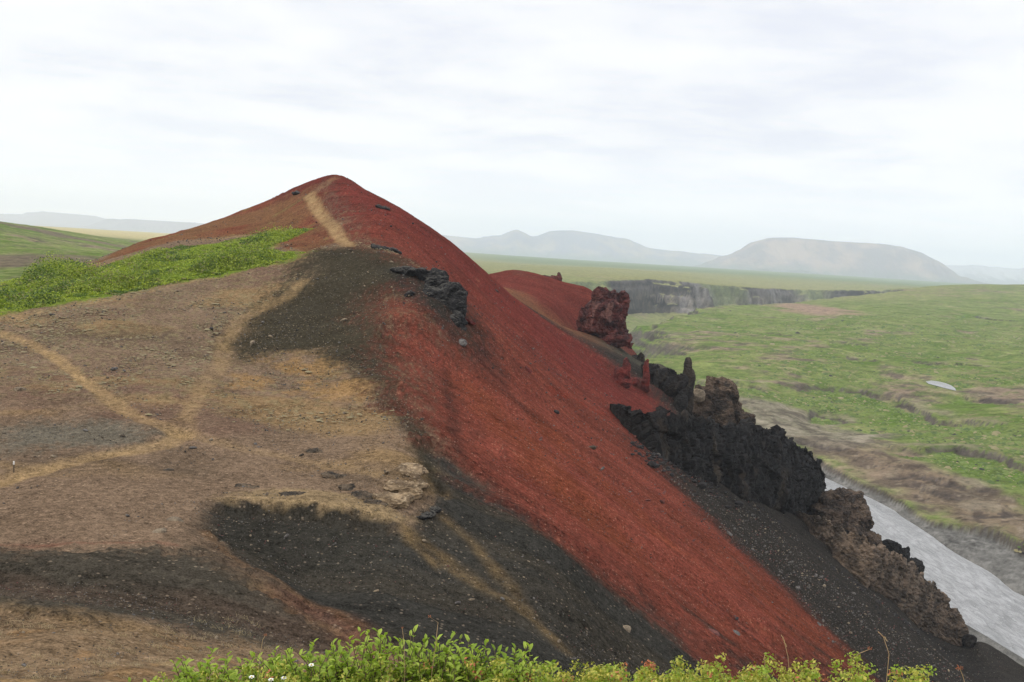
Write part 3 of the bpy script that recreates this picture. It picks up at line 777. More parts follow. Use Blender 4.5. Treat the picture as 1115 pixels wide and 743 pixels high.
def build_ground():
    inner = np.linspace(-0.64, 0.64, 940)
    outer = np.geomspace(0.645, 1.6, 60)
    U = np.concatenate([-outer[::-1], inner, outer])
    rows = []
    lo = math.log(1.6)
    for a, b, s in ((1.6, 6, 0.02), (6, 300, 0.0058), (300, 1000, 0.0052), (1000, 2300, 0.0021), (2300, 17000, 0.02)):
        k = int(math.log(b / a) / s); rows.append(np.exp(np.linspace(math.log(a), math.log(b), k, endpoint=False)))
    Rr = np.concatenate(rows)
    Y = np.repeat(Rr - 8.0, len(U)); X = (Rr[:, None] * U[None]).ravel()
    Z = height(X, Y)
    nu = len(U); nr = len(Rr)
    def slope_of(Z):
        Zg = Z.reshape(nr, nu); Xg = X.reshape(nr, nu); Yg = Y.reshape(nr, nu)
        du = np.gradient(Zg, axis=1) / np.gradient(Xg, axis=1)
        dv_ = np.gradient(Zg, axis=0); dy = np.gradient(Yg, axis=0); dx = np.gradient(Xg, axis=0)
        dzdy = (dv_ - du * dx) / dy
        return np.hypot(du, dzdy).ravel()
    slope = slope_of(Z)
    C, scr, grn = paint(X, Y, Z, slope)
    hm = HILL_MASK(X, Y)
    near = Y < 330
    Z[near] += (micro(X[near], Y[near], scr[near]) * hm[near])
    far_m = sstep(150, 320, np.hypot(X, Y)) * (1 - 0.75 * hm)
    far_m = np.maximum(far_m, (1 - hm) * sstep(180, 260, Y))
    V = np.stack([X, Y, Z], -1)
    i = np.arange((nr - 1) * nu).reshape(nr - 1, nu)[:, :-1].ravel()
    Fq = np.stack([i, i + 1, i + nu + 1, i + nu], -1)
    fc = hm[Fq].mean(-1) > 0.5
    out = []
    for name, sel in (("hill", fc), ("ground", ~fc)):
        F = Fq[sel]
        used = np.unique(F); remap = np.full(len(V), -1, np.int64); remap[used] = np.arange(len(used))
        me = mesh_np(name, V[used], remap[F], MAT["ground"], True)
        ca = me.color_attributes.new("tone", "FLOAT_COLOR", "POINT")
        ca.data.foreach_set("color", np.concatenate([C[used], np.ones((len(used), 1))], 1).astype(np.float32).ravel())
        for an, arr in (("scree_mask", scr), ("green_mask", grn), ("far_mask", far_m)):
            t = me.attributes.new(an, "FLOAT", "POINT"); t.data.foreach_set("value", arr[used].astype(np.float32))
        o = link(bpy.data.objects.new(name, me)); tag(o, kind="structure"); out.append(o)
    tag(out[0], "red and black cinder ridge with brown saddle, rising to a red cone")
    tag(out[1], "green moor and plain with brown rocky flats and a far gorge")
    return out


def ground_z(x, y):
    """height of the finished ground, as the sheet is"""
    x = np.atleast_1d(np.asarray(x, float)); y = np.atleast_1d(np.asarray(y, float))
    return height(x, y)


build_ground()

# river sheet, pond
def ribbon(pts, hws, z, ext):
    P = np.array(pts, float); H = np.array(hws, float) + ext
    T = np.gradient(P, axis=0); T /= np.linalg.norm(T, axis=1)[:, None]
    Nn = np.stack([T[:, 1], -T[:, 0]], -1)
    V = []; F = []
    for k in range(len(P)):
        for s in (-1, -0.33, 0.33, 1):
            q = P[k] + Nn[k] * H[k] * s; V.append((q[0], q[1], z))
    for k in range(len(P) - 1):
        for s in range(3):
            a = k * 4 + s; F.append((a, a + 1, a + 5, a + 4))
    return V, F

V, F = ribbon(RIVER[:12], RIVER_W[:12], WATER_Z, 6.0)
o = link(bpy.data.objects.new("river", mesh_np("river", V, F, MAT["water"], False)))
tag(o, "pale grey glacial river below the scree", kind="structure")

pz_ = POND[1]
pv = np.array([(*np.mean(POND[0], 0), pz_)] + [(*q, pz_) for q in POND[0]])
me = mesh_np("pond", pv, [(0, 1 + (k + 1) % 11, 1 + k) for k in range(11)], MAT["water"], False)
o = link(bpy.data.objects.new("pond", me)); tag(o, "small pale pool lying on the green plain", kind="structure")

# ------------------------------------------------------------------ rocks
from mathutils import noise as mnoise


def blob(bm, c, rad, rot=(0, 0, 0), boxy=0.0, cuts=10, deep=0.6):
    """a lump of rock: an ellipsoid with random flat breaks chiselled off it"""
    from mathutils import Euler
    r = bmesh.ops.create_icosphere(bm, subdivisions=4, radius=1.0)
    R = Euler(rot).to_matrix()
    pl_ = []
    for k in range(cuts):
        n = Vector((random.gauss(0, 1), random.gauss(0, 1), random.gauss(0, .7))).normalized(); pl_.append((n, random.uniform(deep, 0.9)))
    for v in r["verts"]:
        p = v.co.copy()
        if boxy:
            m = max(abs(p.x), abs(p.y), abs(p.z)); p = p.lerp(p / m, boxy * 0.5)
        p *= 1.27
        for n, h in pl_:
            e = p.dot(n) - h
            if e > 0: p -= n * e * 0.92
        v.co = Vector(c) + R @ Vector((p.x * rad[0], p.y * rad[1], p.z * rad[2]))


def rock_mesh(name, bm, voxel, mat, amp=0.6, scale=0.4, strata=0.0, strata_h=0.5, crag=0.5, seed=0.0, smooth=False, grooves=0.0):
    """fuses the lumps in bm into one surface and weathers it into crags"""
    me = bpy.data.meshes.new(name); bm.to_mesh(me); bm.free()
    ob = bpy.data.objects.new("lump", me); COL.objects.link(ob)
    md = ob.modifiers.new("fuse", "REMESH"); md.mode = "VOXEL"; md.voxel_size = voxel
    dg = bpy.context.evaluated_depsgraph_get(); dg.update()
    out = bpy.data.meshes.new_from_object(ob.evaluated_get(dg))
    bpy.data.objects.remove(ob); bpy.data.meshes.remove(me)
    b2 = bmesh.new(); b2.from_mesh(out); b2.verts.ensure_lookup_table(); seen = set(); best = []      # one rock, one piece
    for v in b2.verts:
        if v.index in seen: continue
        st_, isl = [v], []; seen.add(v.index)
        while st_:
            q = st_.pop(); isl.append(q)
            for e in q.link_edges:
                w_ = e.other_vert(q)
                if w_.index not in seen: seen.add(w_.index); st_.append(w_)
        if len(isl) > len(best): best = isl
    keep = set(best); bmesh.ops.delete(b2, geom=[v for v in b2.verts if v not in keep], context="VERTS"); b2.to_mesh(out); b2.free()
    off = Vector((seed * 13.7, seed * 5.1, -seed * 7.7))
    cos = []
    for v in out.vertices:
        p = v.co.copy(); n = v.normal
        q = p * scale + off
        d = mnoise.fractal(q * 0.8, 0.8, 2.1, 4) * amp * 0.55
        qw = q + 0.25 * mnoise.noise_vector(q * 1.7)
        for f, k in ((1.3, 0.8), (3.6, 0.4), (9.0, 0.14)):          # broken blocks: every cell steps in or out
            dd, pp = mnoise.voronoi(Vector((qw.x, qw.y, qw.z * 1.25)) * f)
            hsh = math.sin(pp[0].x * 127.1 + pp[0].y * 311.7 + pp[0].z * 74.7) * 43758.5453
            d += ((hsh - math.floor(hsh)) - 0.5) * amp * crag * k * 1.1
            d -= max(0.0, 0.12 - (dd[1] - dd[0])) * amp * crag * k * 2.5
        if grooves:
            d -= abs(mnoise.noise(Vector((q.x * 3.0, q.y * 3.0, q.z * 0.5)))) * amp * grooves
        if strata:
            sz = (p.z + 0.35 * mnoise.noise(q * 1.5)) / strata_h
            d += (abs((sz % 1.0) - 0.5) * 2 - 0.5) * strata
        cos.extend(p + n * d)
    out.vertices.foreach_set("co", cos)
    out.polygons.foreach_set("use_smooth", [smooth] * len(out.polygons))
    out.name = name; out.materials.clear(); out.materials.append(mat); out.update()
    return out


def add_rock(name, lumps, voxel, mat, label, cat, group=None, cuts=10, deep=0.6, base=None, **kw):
    """lumps: (px, py, d, rx, ry, rz[, rot, boxy]) with radii in metres"""
    random.seed(int(kw.get('seed', 0)) * 7 + 3)
    if base:                                             # stand it where its foot meets the land, at the size it then needs
        d0 = base if isinstance(base, (int, float)) else cast(*base, 20, 400)[1] + 0.6; dm = sum(l[2] for l in lumps) / len(lumps); q = d0 / dm
        lumps = [(l[0], l[1], d0 + (l[2] - dm) * q, l[3] * q, l[4] * q, l[5] * q, *l[6:]) for l in lumps]
    bm = bmesh.new()
    cs = np.array([at(*l[:3]) for l in lumps]); origin = cs.mean(0); origin[2] = cs[:, 2].min()
    for l, c in zip(lumps, cs):
        blob(bm, c - origin, l[3:6], l[6] if len(l) > 6 else (0, 0, 0), l[7] if len(l) > 7 else 0.6, cuts, deep)
    o = link(bpy.data.objects.new(name, rock_mesh(name, bm, voxel, MAT[mat], **kw)))
    o.location = origin
    return tag(o, label, cat, group)


def crag_wall(name, pairs, thick, mat, label, cat, ns=300, nt=120, amp=0.7, scale=0.25, jag=0.9, grooves=0.6, seed=1, lean=5.0, strata=0.0, strata_h=0.6):
    """a standing wall of rock: foot line and crest line surveyed, face, crest and back broken into blocks"""
    foot = np.array([cast(*a, 20, 200) for a, b in pairs]); n = len(pairs)
    for k in range(1, n - 1):                                     # steady the depth along the foot
        foot[k] = at(*pairs[k][0], 0.5 * foot[k][1] + 0.25 * (foot[k - 1][1] + foot[k + 1][1]))
    crest = np.array([at(*pairs[k][1], foot[k][1] + lean * math.sin(math.pi * min(1, max(0, k / (n - 1)))) ** 0.5) for k in range(n)])
    S = np.linspace(0, n - 1, ns); T = np.linspace(0, 1, nt)
    F_ = np.stack([np.interp(S, range(n), foot[:, a]) for a in range(3)], -1); C_ = np.stack([np.interp(S, range(n), crest[:, a]) for a in range(3)], -1)
    arc = np.concatenate([[0], np.cumsum(np.linalg.norm(np.diff(C_, axis=0), axis=1))])
    hgt = np.maximum(C_[:, 2] - F_[:, 2], 0.2)
    j1 = fbm(arc, arc * 0 + seed, 3.4, 4, 400 + seed, 0.6)
    C_[:, 2] += jag * np.minimum(hgt * 0.22, 1.2) * (np.abs(j1) * 1.5 - 0.55)
    F_ = F_ + np.array([0, 0, -0.7]); endt = np.sin(np.pi * np.linspace(0, 1, ns)) ** 0.35
    K_ = C_ + np.stack([0 * arc, thick * endt, -np.minimum(hgt * 0.9, 5.0) - 1.0], -1)
    G = np.zeros((ns, nt, 3)); tf = 0.62
    for q, t in enumerate(T):
        if t < tf:
            u = t / tf; bul = math.sin(math.pi * u) ** 0.7
            G[:, q] = F_ + (C_ - F_) * u + np.stack([0 * arc, -0.16 * hgt * bul, 0 * arc], -1)
        else:
            u = (t - tf) / (1 - tf); G[:, q] = C_ + (K_ - C_) * u + np.stack([0 * arc, 0 * arc, 0.5 * endt * math.sin(math.pi * u) * 1.4], -1)
    du = np.gradient(G, axis=0); dv = np.gradient(G, axis=1); N = np.cross(du, dv); N /= np.linalg.norm(N, axis=2)[..., None] + 1e-9
    if N[ns // 2, nt // 3, 1] > 0: N = -N
    off = Vector((seed * 13.7, seed * 5.1, -seed * 7.7))
    for a in range(ns):
        e = endt[a] * min(1.0, hgt[a] / 3.0)
        for b in range(nt):
            p = Vector(G[a, b]); q = p * scale + off; qw = q + 0.3 * mnoise.noise_vector(q * 1.3)
            d = mnoise.fractal(q * 0.7, 0.8, 2.1, 4) * amp * 0.7
            for f, k in ((1.0, 1.5), (2.6, 0.75), (6.5, 0.3)):
                dd, pp = mnoise.voronoi(Vector((qw.x, qw.y, qw.z * 0.8)) * f)
                hs = math.sin(pp[0].x * 127.1 + pp[0].y * 311.7 + pp[0].z * 74.7) * 43758.5453
                d += ((hs - math.floor(hs)) - 0.5) * amp * k
                d -= max(0.0, 0.10 - (dd[1] - dd[0])) * amp * k * 4.0
            d -= abs(mnoise.noise(Vector((q.x * 4.0, q.y * 4.0, q.z * 0.6)))) * amp * grooves
            if strata:
                sz = (p.z + p.x * 0.55 + 0.5 * mnoise.noise(q * 1.5)) / strata_h; d += (abs((sz % 1.0) - 0.5) * 2 - 0.5) * strata
            G[a, b] += N[a, b] * d * e
    V = G.reshape(-1, 3); org = V.mean(0); org[2] = V[:, 2].min()
    i_ = (np.arange(ns - 1)[:, None] * nt + np.arange(nt - 1)[None]).ravel()
    Fq = np.stack([i_, i_ + nt, i_ + nt + 1, i_ + 1], -1)
    close = np.stack([np.arange(ns - 1) * nt + nt - 1, np.arange(1, ns) * nt + nt - 1, np.arange(1, ns) * nt, np.arange(ns - 1) * nt], -1)   # underside
    me = mesh_np(name, V - org, np.concatenate([Fq, close]), MAT[mat], False)
    b = bmesh.new(); b.from_mesh(me); bmesh.ops.recalc_face_normals(b, faces=b.faces); b.to_mesh(me); b.free()
    o = link(bpy.data.objects.new(name, me)); o.location = org
    return tag(o, label, cat)


# the black rib that walls the scree off from the river
crag_wall("rock_outcrop", [((666, 445), (664, 440)), ((690, 474), (690, 443)), ((712, 494), (715, 447)), ((738, 508), (745, 448)), ((770, 524), (775, 456)), ((800, 538), (805, 461)), ((825, 549), (828, 461)),
    ((848, 557), (855, 471)), ((864, 562), (880, 489)), ((876, 566), (894, 508)), ((882, 569), (898, 530)), ((885, 571), (890, 560))],
    4.5, "black_rock", "big black craggy lava outcrop walling off the red scree, river showing past its end", "rock outcrop", amp=0.75, scale=0.24, seed=1, grooves=0.9)
add_rock("rock_spire", [(747, 440, 128, 0.9, 1.0, 2.4), (748.5, 420, 128, 0.75, 0.9, 2.2), (748, 404, 128, 0.55, 0.8, 1.5), (750, 396, 128, 0.36, 0.5, 0.7)], 0.13, "black_rock",
         "slim black rock spire standing upright beside the brown knob", "rock spire", cuts=4, deep=0.7, base=(748, 446), amp=0.28, scale=0.8, crag=0.6, seed=2)
add_rock("rock_wall", [(708, 405, 134, 1.6, 1.2, 0.9), (722, 414, 133, 2.0, 1.2, 1.4), (735, 422, 131, 1.6, 1.2, 1.7), (742, 436, 130, 1.0, 1.2, 1.6), (715, 401, 134, .5, .6, .7)], 0.16, "black_rock",
         "low black jagged rock wall running down to the slim black spire", "rock wall", base=(724, 428), amp=0.45, scale=0.6, crag=0.7, seed=3)
add_rock("rock_outcrop", [(772, 440, 139, 1.9, 2.2, 3.2), (784, 432, 139, 2.2, 2.2, 2.6), (775, 417, 139, 1.2, 1.4, 1.3), (794, 446, 140, 2.0, 2.2, 2.4), (803, 456, 140, 1.4, 2, 1.8), (760, 448, 138, 1.2, 1.6, 1.5), (785, 455, 138, 2.6, 2.4, 2.6), (808, 466, 139, 2.0, 2.2, 2.0), (786, 476, 139, 2.6, 2.2, 2.4), (806, 488, 139, 2.4, 2.2, 2.4), (790, 497, 139, 2.8, 2.4, 2.0)], 0.18, "brown_rock",
         "rounded brown rock knob rising behind the big black outcrop", "rock outcrop", base=178, amp=0.55, scale=0.5, crag=0.7, seed=4, grooves=0.5)
add_rock("boulder", [(760, 431, 127.5, 0.8, 0.8, 0.75)], 0.1, "stone_pale", "pale tan boulder wedged between the slim spire and the brown knob", "boulder", cuts=4, deep=0.7, base=176, amp=0.12, scale=1.2, crag=0.4, seed=5)
add_rock("rock_outcrop", [(918, 548, 135, 2.6, 3, 1.9), (934, 556, 135, 2.0, 2.6, 2.2), (905, 550, 135, 2.2, 3, 1.9), (940, 568, 134, 1.3, 2.0, 1.8), (922, 566, 134, 2.6, 3, 2.2), (905, 566, 132, 2.6, 3, 2.4), (925, 582, 132, 3.0, 2.6, 2.2), (945, 590, 132, 2.2, 2.4, 2.0), (918, 592, 133, 3.0, 2.6, 2.4)], 0.18, "brown_rock",
         "brown broken rock between the black outcrop and the river", "rock outcrop", base=173, amp=0.6, scale=0.5, crag=0.8, seed=6, grooves=0.4)
crag_wall("rock_rib", [((868, 564), (866, 556)), ((888, 588), (898, 564)), ((910, 612), (925, 581)), ((938, 638), (952, 591)), ((962, 655), (978, 603)), ((988, 672), (1003, 623)), ((1012, 687), (1026, 645)),
    ((1032, 698), (1044, 667)), ((1045, 705), (1054, 684)), ((1050, 707), (1057, 700))],
    3.5, "rib_rock", "long brown pitted rock rib running down the scree to the river", "rock rib", ns=260, nt=100, amp=0.45, scale=0.4, jag=0.7, seed=7, lean=2.5, grooves=0.3, strata=0.16, strata_h=0.9)
add_rock("rock_fin", [(970, 604, 131.5, 1.5, 1.2, 1.7), (979, 611, 131.5, 1.5, 1.2, 2.2), (990, 624, 132, 1.5, 1.2, 2.0), (967, 597, 131.5, 0.6, .8, 1.0), (976, 599, 131.5, 0.8, .8, 1.3), (985, 632, 131.8, 1.6, 1.4, 1.8), (988, 645, 131.8, 1.6, 1.4, 1.8)], 0.13, "black_rock",
         "jagged black rock fin sticking up from the long brown rib", "rock fin", base=172, amp=0.45, scale=0.5, crag=0.7, seed=8)
add_rock("rock_outcrop", [(1056, 699, 150, 0.8, 1.2, 1.0), (1063, 703, 151, 0.7, 1.2, 0.7)], 0.12, "black_rock", "small black broken rock at the river gravel below the brown rib", "rock outcrop", base=(1058, 704), amp=0.3, scale=0.9, crag=0.8, seed=9)
# red rocks
add_rock("rock_tower", [
    (655, 350, 207, 4.4, 4.4, 4.6), (652, 340, 206, 3.6, 4, 4), (657, 322, 207, 2.4, 2.6, 2.3), (667, 331, 208, 2.2, 2.6, 2.6), (674, 345, 208, 2.3, 2.8, 4.8), (665, 362, 206, 3.4, 3.4, 3.2),
    (677, 372, 204, 2.2, 2.6, 1.8), (686, 376, 203, 1.0, 1.2, 0.9), (640, 352, 207, 2.4, 3, 3.2), (683, 366, 203.5, .5, .6, .7),
], 0.24, "red_rock", "massive dark red rock tower at the end of the far red shoulder", "rock tower", base=(660, 372), cuts=9, deep=0.64, amp=0.9, scale=0.26, crag=0.85, seed=12, grooves=0.8)
add_rock("rock_ledge", [(681, 381, 200, 1.8, 2.2, 0.9), (692, 392, 197, 1.6, 2, 1.0), (698, 389, 197, 0.9, 1.4, 0.9)], 0.16, "black_rock", "small black rock ledge below the dark red tower", "rock ledge", amp=0.4, scale=0.7, crag=0.7, seed=11)
add_rock("rock_ledge", [(592, 304, 226, 2.6, 2.4, 1.0), (604, 304, 226, 1.7, 2.0, 1.1), (609, 302, 226, 0.9, 1.4, 1.3), (578, 301, 226, 1.4, 2, .6)], 0.2, "red_rock",
         "flat reddish rock ledge on the skyline of the far shoulder", "rock ledge", amp=0.45, scale=0.5, crag=0.6, seed=12)
add_rock("rock_pinnacle", [(675, 411, 133, 0.85, 0.8, 1.2), (682, 403, 133, 0.5, 0.6, 1.5), (679, 415, 133, 1.0, 0.8, 0.9)], 0.1, "redder_rock", "squat red pinnacle, shorter and wider of two on the scree", "rock pinnacle", "red pinnacles on the scree", cuts=4, deep=0.7, base=(678, 421), amp=0.25, scale=1.0, crag=0.6, seed=13)
add_rock("rock_pinnacle", [(703, 418, 131, 0.55, 0.6, 1.1), (703.5, 409, 131, 0.46, 0.5, 1.4), (704, 400, 131, 0.36, 0.4, 0.9)], 0.09, "redder_rock", "slim red pinnacle, taller of two on the scree", "rock pinnacle", "red pinnacles on the scree", cuts=4, deep=0.7, base=(703, 427), amp=0.2, scale=1.1, crag=0.6, seed=14)
add_rock("boulder", [(692, 416, 132, 0.55, 0.5, 0.45)], 0.09, "redder_rock", "low red boulder lying between the two red pinnacles", "boulder", base=(692, 420), amp=0.2, scale=1.1, crag=0.6, seed=15)
# dark layered outcrop on the knoll
add_rock("rock_outcrop", [
    (438, 296, 95.5, 1.0, 1.2, 0.32), (452, 297, 95, 1.3, 1.3, 0.5), (466, 303, 94, 1.5, 1.5, 0.9), (478, 313, 92.5, 1.6, 1.6, 1.3, (0, .5, 0), .6), (488, 325, 91.2, 1.7, 1.7, 1.5, (0, .4, 0), .6), (497, 338, 90, 1.2, 1.6, 1.6, (0, .2, 0), .6),
    (498, 351, 89, 0.9, 1.3, 1.1), (470, 322, 91.5, 1.7, 1.7, 1.1, (0, .5, 0), .6), (484, 340, 89.8, 1.5, 1.6, 1.1, (0, .5, 0), .6), (501, 363, 88, 0.5, .8, .9), (478, 330, 90.2, 1.3, 1.4, 1.0), (494, 356, 88.3, 0.8, 1.1, 1.0),
], 0.10, "grey_rock", "dark grey layered lava outcrop on the edge of the olive knoll above the red scree", "rock outcrop", amp=0.4, scale=0.6, crag=0.6, seed=16, strata=0.06, strata_h=0.5)
add_rock("rock_ledge", [(441, 328, 88.5, 0.5, .6, .5), (445, 322, 88.5, .5, .6, .35), (438, 340, 86.5, .45, .6, .45), (442, 347, 86, .35, .5, .3)], 0.08, "grey_rock", "small dark broken ledge where the olive knoll turns red", "rock ledge", amp=0.2, scale=1.2, crag=0.7, seed=17)
# pale tuff cap above the black hollow
CAP = [(450, 512, .7, .8, .25), (442, 530, .8, .7, .28), (448, 500, .55, .6, .22), (443, 491, .45, .5, .2), (452, 496, .45, .5, .26), (459, 505, .45, .5, .32), (460, 516, .42, .5, .36), (455, 526, .46, .5, .4), (447, 535, .5, .5, .4), (437, 543, .5, .5, .36),
       (446, 514, .6, .7, .22), (436, 530, .6, .6, .24), (430, 549, .4, .4, .3), (418, 541, .5, .5, .2), (424, 545, .5, .5, .24), (434, 547, .4, .4, .3), (452, 538, .3, .3, .3)]
add_rock("overhanging_rock", [(a, b, cast(a, b)[1] - 0.08, rx, ry, rz * 0.7) for a, b, rx, ry, rz in CAP], 0.05, "pale_rock", "pale tan curved rock cap overhanging the black gully", "overhanging rock", cuts=6, deep=0.7, amp=0.12, scale=1.2, crag=0.5, seed=18, strata=0.06, strata_h=0.16)
add_rock("rock_ledge", [(a, b, cast(a, b)[1], .36, .36, .1) for a, b in ((462, 563), (468, 560), (475, 555), (482, 551))], 0.05, "grey_rock", "dark broken ledge in the gully right of the pale cap", "rock ledge", amp=0.1, scale=2.4, crag=0.8, seed=19)
for k, (px, py, rx, rz, lab) in enumerate([
    (365, 519, 0.55, 0.10, "brown weathered slab, uppermost of the row left of the pale cap"),
    (378, 531, 0.5, 0.09, "brown weathered slab in the middle of the row left of the pale cap"),
    (395, 539, 0.6, 0.11, "widest brown weathered slab, just left of the pale cap"),
    (408, 547, 0.5, 0.09, "brown weathered slab lowest in the row, under the pale cap"),
    (268, 532, 0.65, 0.06, "thin flat slab farthest left along the pale lip"),
    (318, 538, 0.5, 0.06, "thin flat slab halfway along the pale lip"),
    (340, 492, 0.38, 0.10, "lone brown slab lying on the slope above the pale lip"),
]):
    c = cast(px, py)
    add_rock("rock_slab", [(px, py, c[1] - 0.08, rx, 0.4, rz, (0.12, 0.05, 0.1 * (k % 3 - 1)), 0.7), (px + 9, py + 2, c[1] - 0.08, rx * 0.6, 0.35, rz * 0.9, (0.1, 0, 0.3), 0.7)], 0.04, "slab_rock", lab, "rock slab", "slabs along the pale lip", amp=0.08, scale=2.4, crag=0.8, seed=20 + k, strata=0.03, strata_h=0.1)
# dark ledges breaking through the red scree
for k, (pts, lab) in enumerate([
    ([(408, 270), (418, 270), (430, 273), (440, 274), (449, 276)], "thin dark ledge cutting the red cone just above the olive knoll"),
    ([(412, 226), (420, 227), (427, 229)], "thin dark ledge high on the red cone near its top"),
    ([(526, 321), (534, 319), (543, 317), (547, 316)], "short dark ledge on the red scree near the skyline"),
    ([(507, 350), (514, 351), (521, 353)], "dark red ledge on the scree just right of the layered outcrop"),
    ([(572, 402), (580, 406), (588, 412)], "low red-brown ledge in the middle of the red scree"),
    ([(322, 212), (328, 211), (334, 210)], "small dark ledge left of the footpath near the top of the cone"),
]):
    random.seed(60 + k); bm = bmesh.new(); cs = []
    for (ax, ay), (bx, by) in zip(pts[:-1], pts[1:]):
        for t in np.linspace(0, 1, max(2, int(math.hypot(bx - ax, by - ay) / 3)), endpoint=False):
            cs.append(cast(ax + (bx - ax) * t, ay + (by - ay) * t + random.uniform(-.5, .5)))
    org = cs[0]
    for c in cs:
        w_ = 0.001 * c[1] * random.uniform(0.8, 1.3); blob(bm, c - org, (4.6 * w_, 3.4 * w_, 1.5 * w_), (0, .5, random.uniform(-.3, .3)), 0.4)
    o = link(bpy.data.objects.new("rock_ledge", rock_mesh("rock_ledge", bm, 0.09, MAT["grey_rock" if k not in (3, 4) else "redder_rock"], amp=0.16, scale=1.3, crag=0.6, seed=40 + k)))
    o.location = org; tag(o, lab, "rock ledge", "ledges in the cone")

# ------------------------------------------------------------------ loose stones
def stone_mesh(seed, mat, flat=0.6):
    bm = bmesh.new(); bmesh.ops.create_icosphere(bm, subdivisions=2, radius=0.5)
    for v in bm.verts:
        p = v.co.normalized(); n = mnoise.voronoi(p * 1.3 + Vector((seed * 3.1, 0, seed)))[0][0]
        v.co = Vector((p.x * 1.15, p.y * 0.85, p.z * flat)) * (0.36 + 0.24 * n) + Vector((0, 0, 0.06))
    me = bpy.data.meshes.new("stone"); bm.to_mesh(me); bm.free(); me.materials.append(MAT[mat]); return me


for px, py, size, mat, lab in [
    (680, 687, 0.42, "stone_pale", "long tan stone lying alone on the lower black scree"),
    (190, 569, 0.40, "stone_pale", "tan boulder on the brown slope left of the black hollow"),
    (172, 582, 0.42, "stone_pale", "tan boulder with a dark hollow side, lower of the two on the brown slope"),
    (183, 514, 0.34, "slab_rock", "brown boulder beside the lower footpath"),
    (503, 374, 0.75, "stone_grey", "grey block lying on the red scree under the layered outcrop"),
    (606, 449, 0.4, "stone_dark", "dark stone on the middle of the red scree"),
    (800, 690, 0.4, "stone_grey", "grey stone on the lower red scree"),
    (645, 488, 0.5, "slab_rock", "brown slab on the upper red scree"),
    (775, 690, 0.5, "stone_red", "reddish stone half buried low on the red scree"),
    (22, 426, 0.5, "stone_pale", "whitish stone beside the upper footpath"),
]:
    c = cast(px, py)
    o = link(bpy.data.objects.new("boulder", stone_mesh(px * 0.01, mat))); z = ground_z(c[0], c[1])[0]
    o.location = (c[0], c[1], z); s = size * 1.5; o.scale = (s, s, s); o.rotation_euler = (random.uniform(-.2, .2), 0.25, random.uniform(0, 6.28))
    tag(o, lab, "boulder")

ZS = {k: ZONE[k] for k in ("red", "black_low", "black_left", "thicket", "bank_tan", "cone_left")}
STONES = {
    "black": ("small pale stone lying loose on the black scree", "loose stones on the black scree", ["stone_grey", "stone_pale", "stone_grey"]),
    "red": ("small stone lying loose on the red scree", "loose stones on the red scree", ["stone_red", "stone_grey", "stone_dark", "stone_red"]),
    "brown": ("small pale stone lying loose on the brown slope by the footpaths", "loose stones on the brown slope", ["stone_grey", "stone_pale", "slab_rock"]),
}
PROTO = {(k, m): stone_mesh(i * 1.7 + 3, m) for i, (k, m) in enumerate((k, m) for k, v in STONES.items() for m in dict.fromkeys(v[2]))}


def spots(n):
    """random points on the visible ridge, spread evenly over the view"""
    u = RNG.uniform(-0.58, 0.6, n * 6); yy = np.exp(RNG.uniform(math.log(14), math.log(150), n * 6)); x = u * yy
    P = np.stack([x, yy, height(x, yy)], -1); pr = project(P)
    return P[(pr[:, 0] > -10) & (pr[:, 0] < 1060) & (pr[:, 1] < 735) & (x < 94)][:n]


def kinds(P):
    x, y = P[:, 0], P[:, 1]
    k = np.full(len(P), "brown", dtype=object)
    k[x + 4 + np.clip((y - 70) * 0.12, -6, 12) > 0] = "black"
    for nm in ("black_low", "black_left"): k[poly_sd(x, y, ZS[nm]) > 0.3] = "black"
    k[poly_sd(x, y, ZS["red"]) > 0.3] = "red"; k[poly_sd(x, y, ZS["cone_left"]) > 0] = "red"
    k[poly_sd(x, y, ZS["thicket"]) > -0.6] = ""
    for pts, hw, s in PATHS[:4]: k[poly_dist(x, y, pts) < hw * 1.3] = ""
    return k


SP = spots(2600); SK = kinds(SP)
cnt = 0
for p, k in zip(SP, SK):
    if not k or p[1] > 130 or cnt >= 280: continue
    if k == "red" and random.random() < 0.55: continue
    lab, grp, mats = STONES[k]
    o = link(bpy.data.objects.new("stone", PROTO[(k, random.choice(mats))]))
    s = p[1] / 1000 * random.choice([2.4, 2.7, 3.2, 3.8, 5.0]) * random.uniform(0.8, 1.2)
    o.location = (p[0], p[1], ground_z(p[0], p[1])[0] + 0.02); o.scale = (s * random.uniform(1, 1.5), s, s)
    o.rotation_euler = (random.uniform(-.3, .3), random.uniform(0, .6), random.uniform(0, 6.28))
    tag(o, lab, "stone", grp); cnt += 1

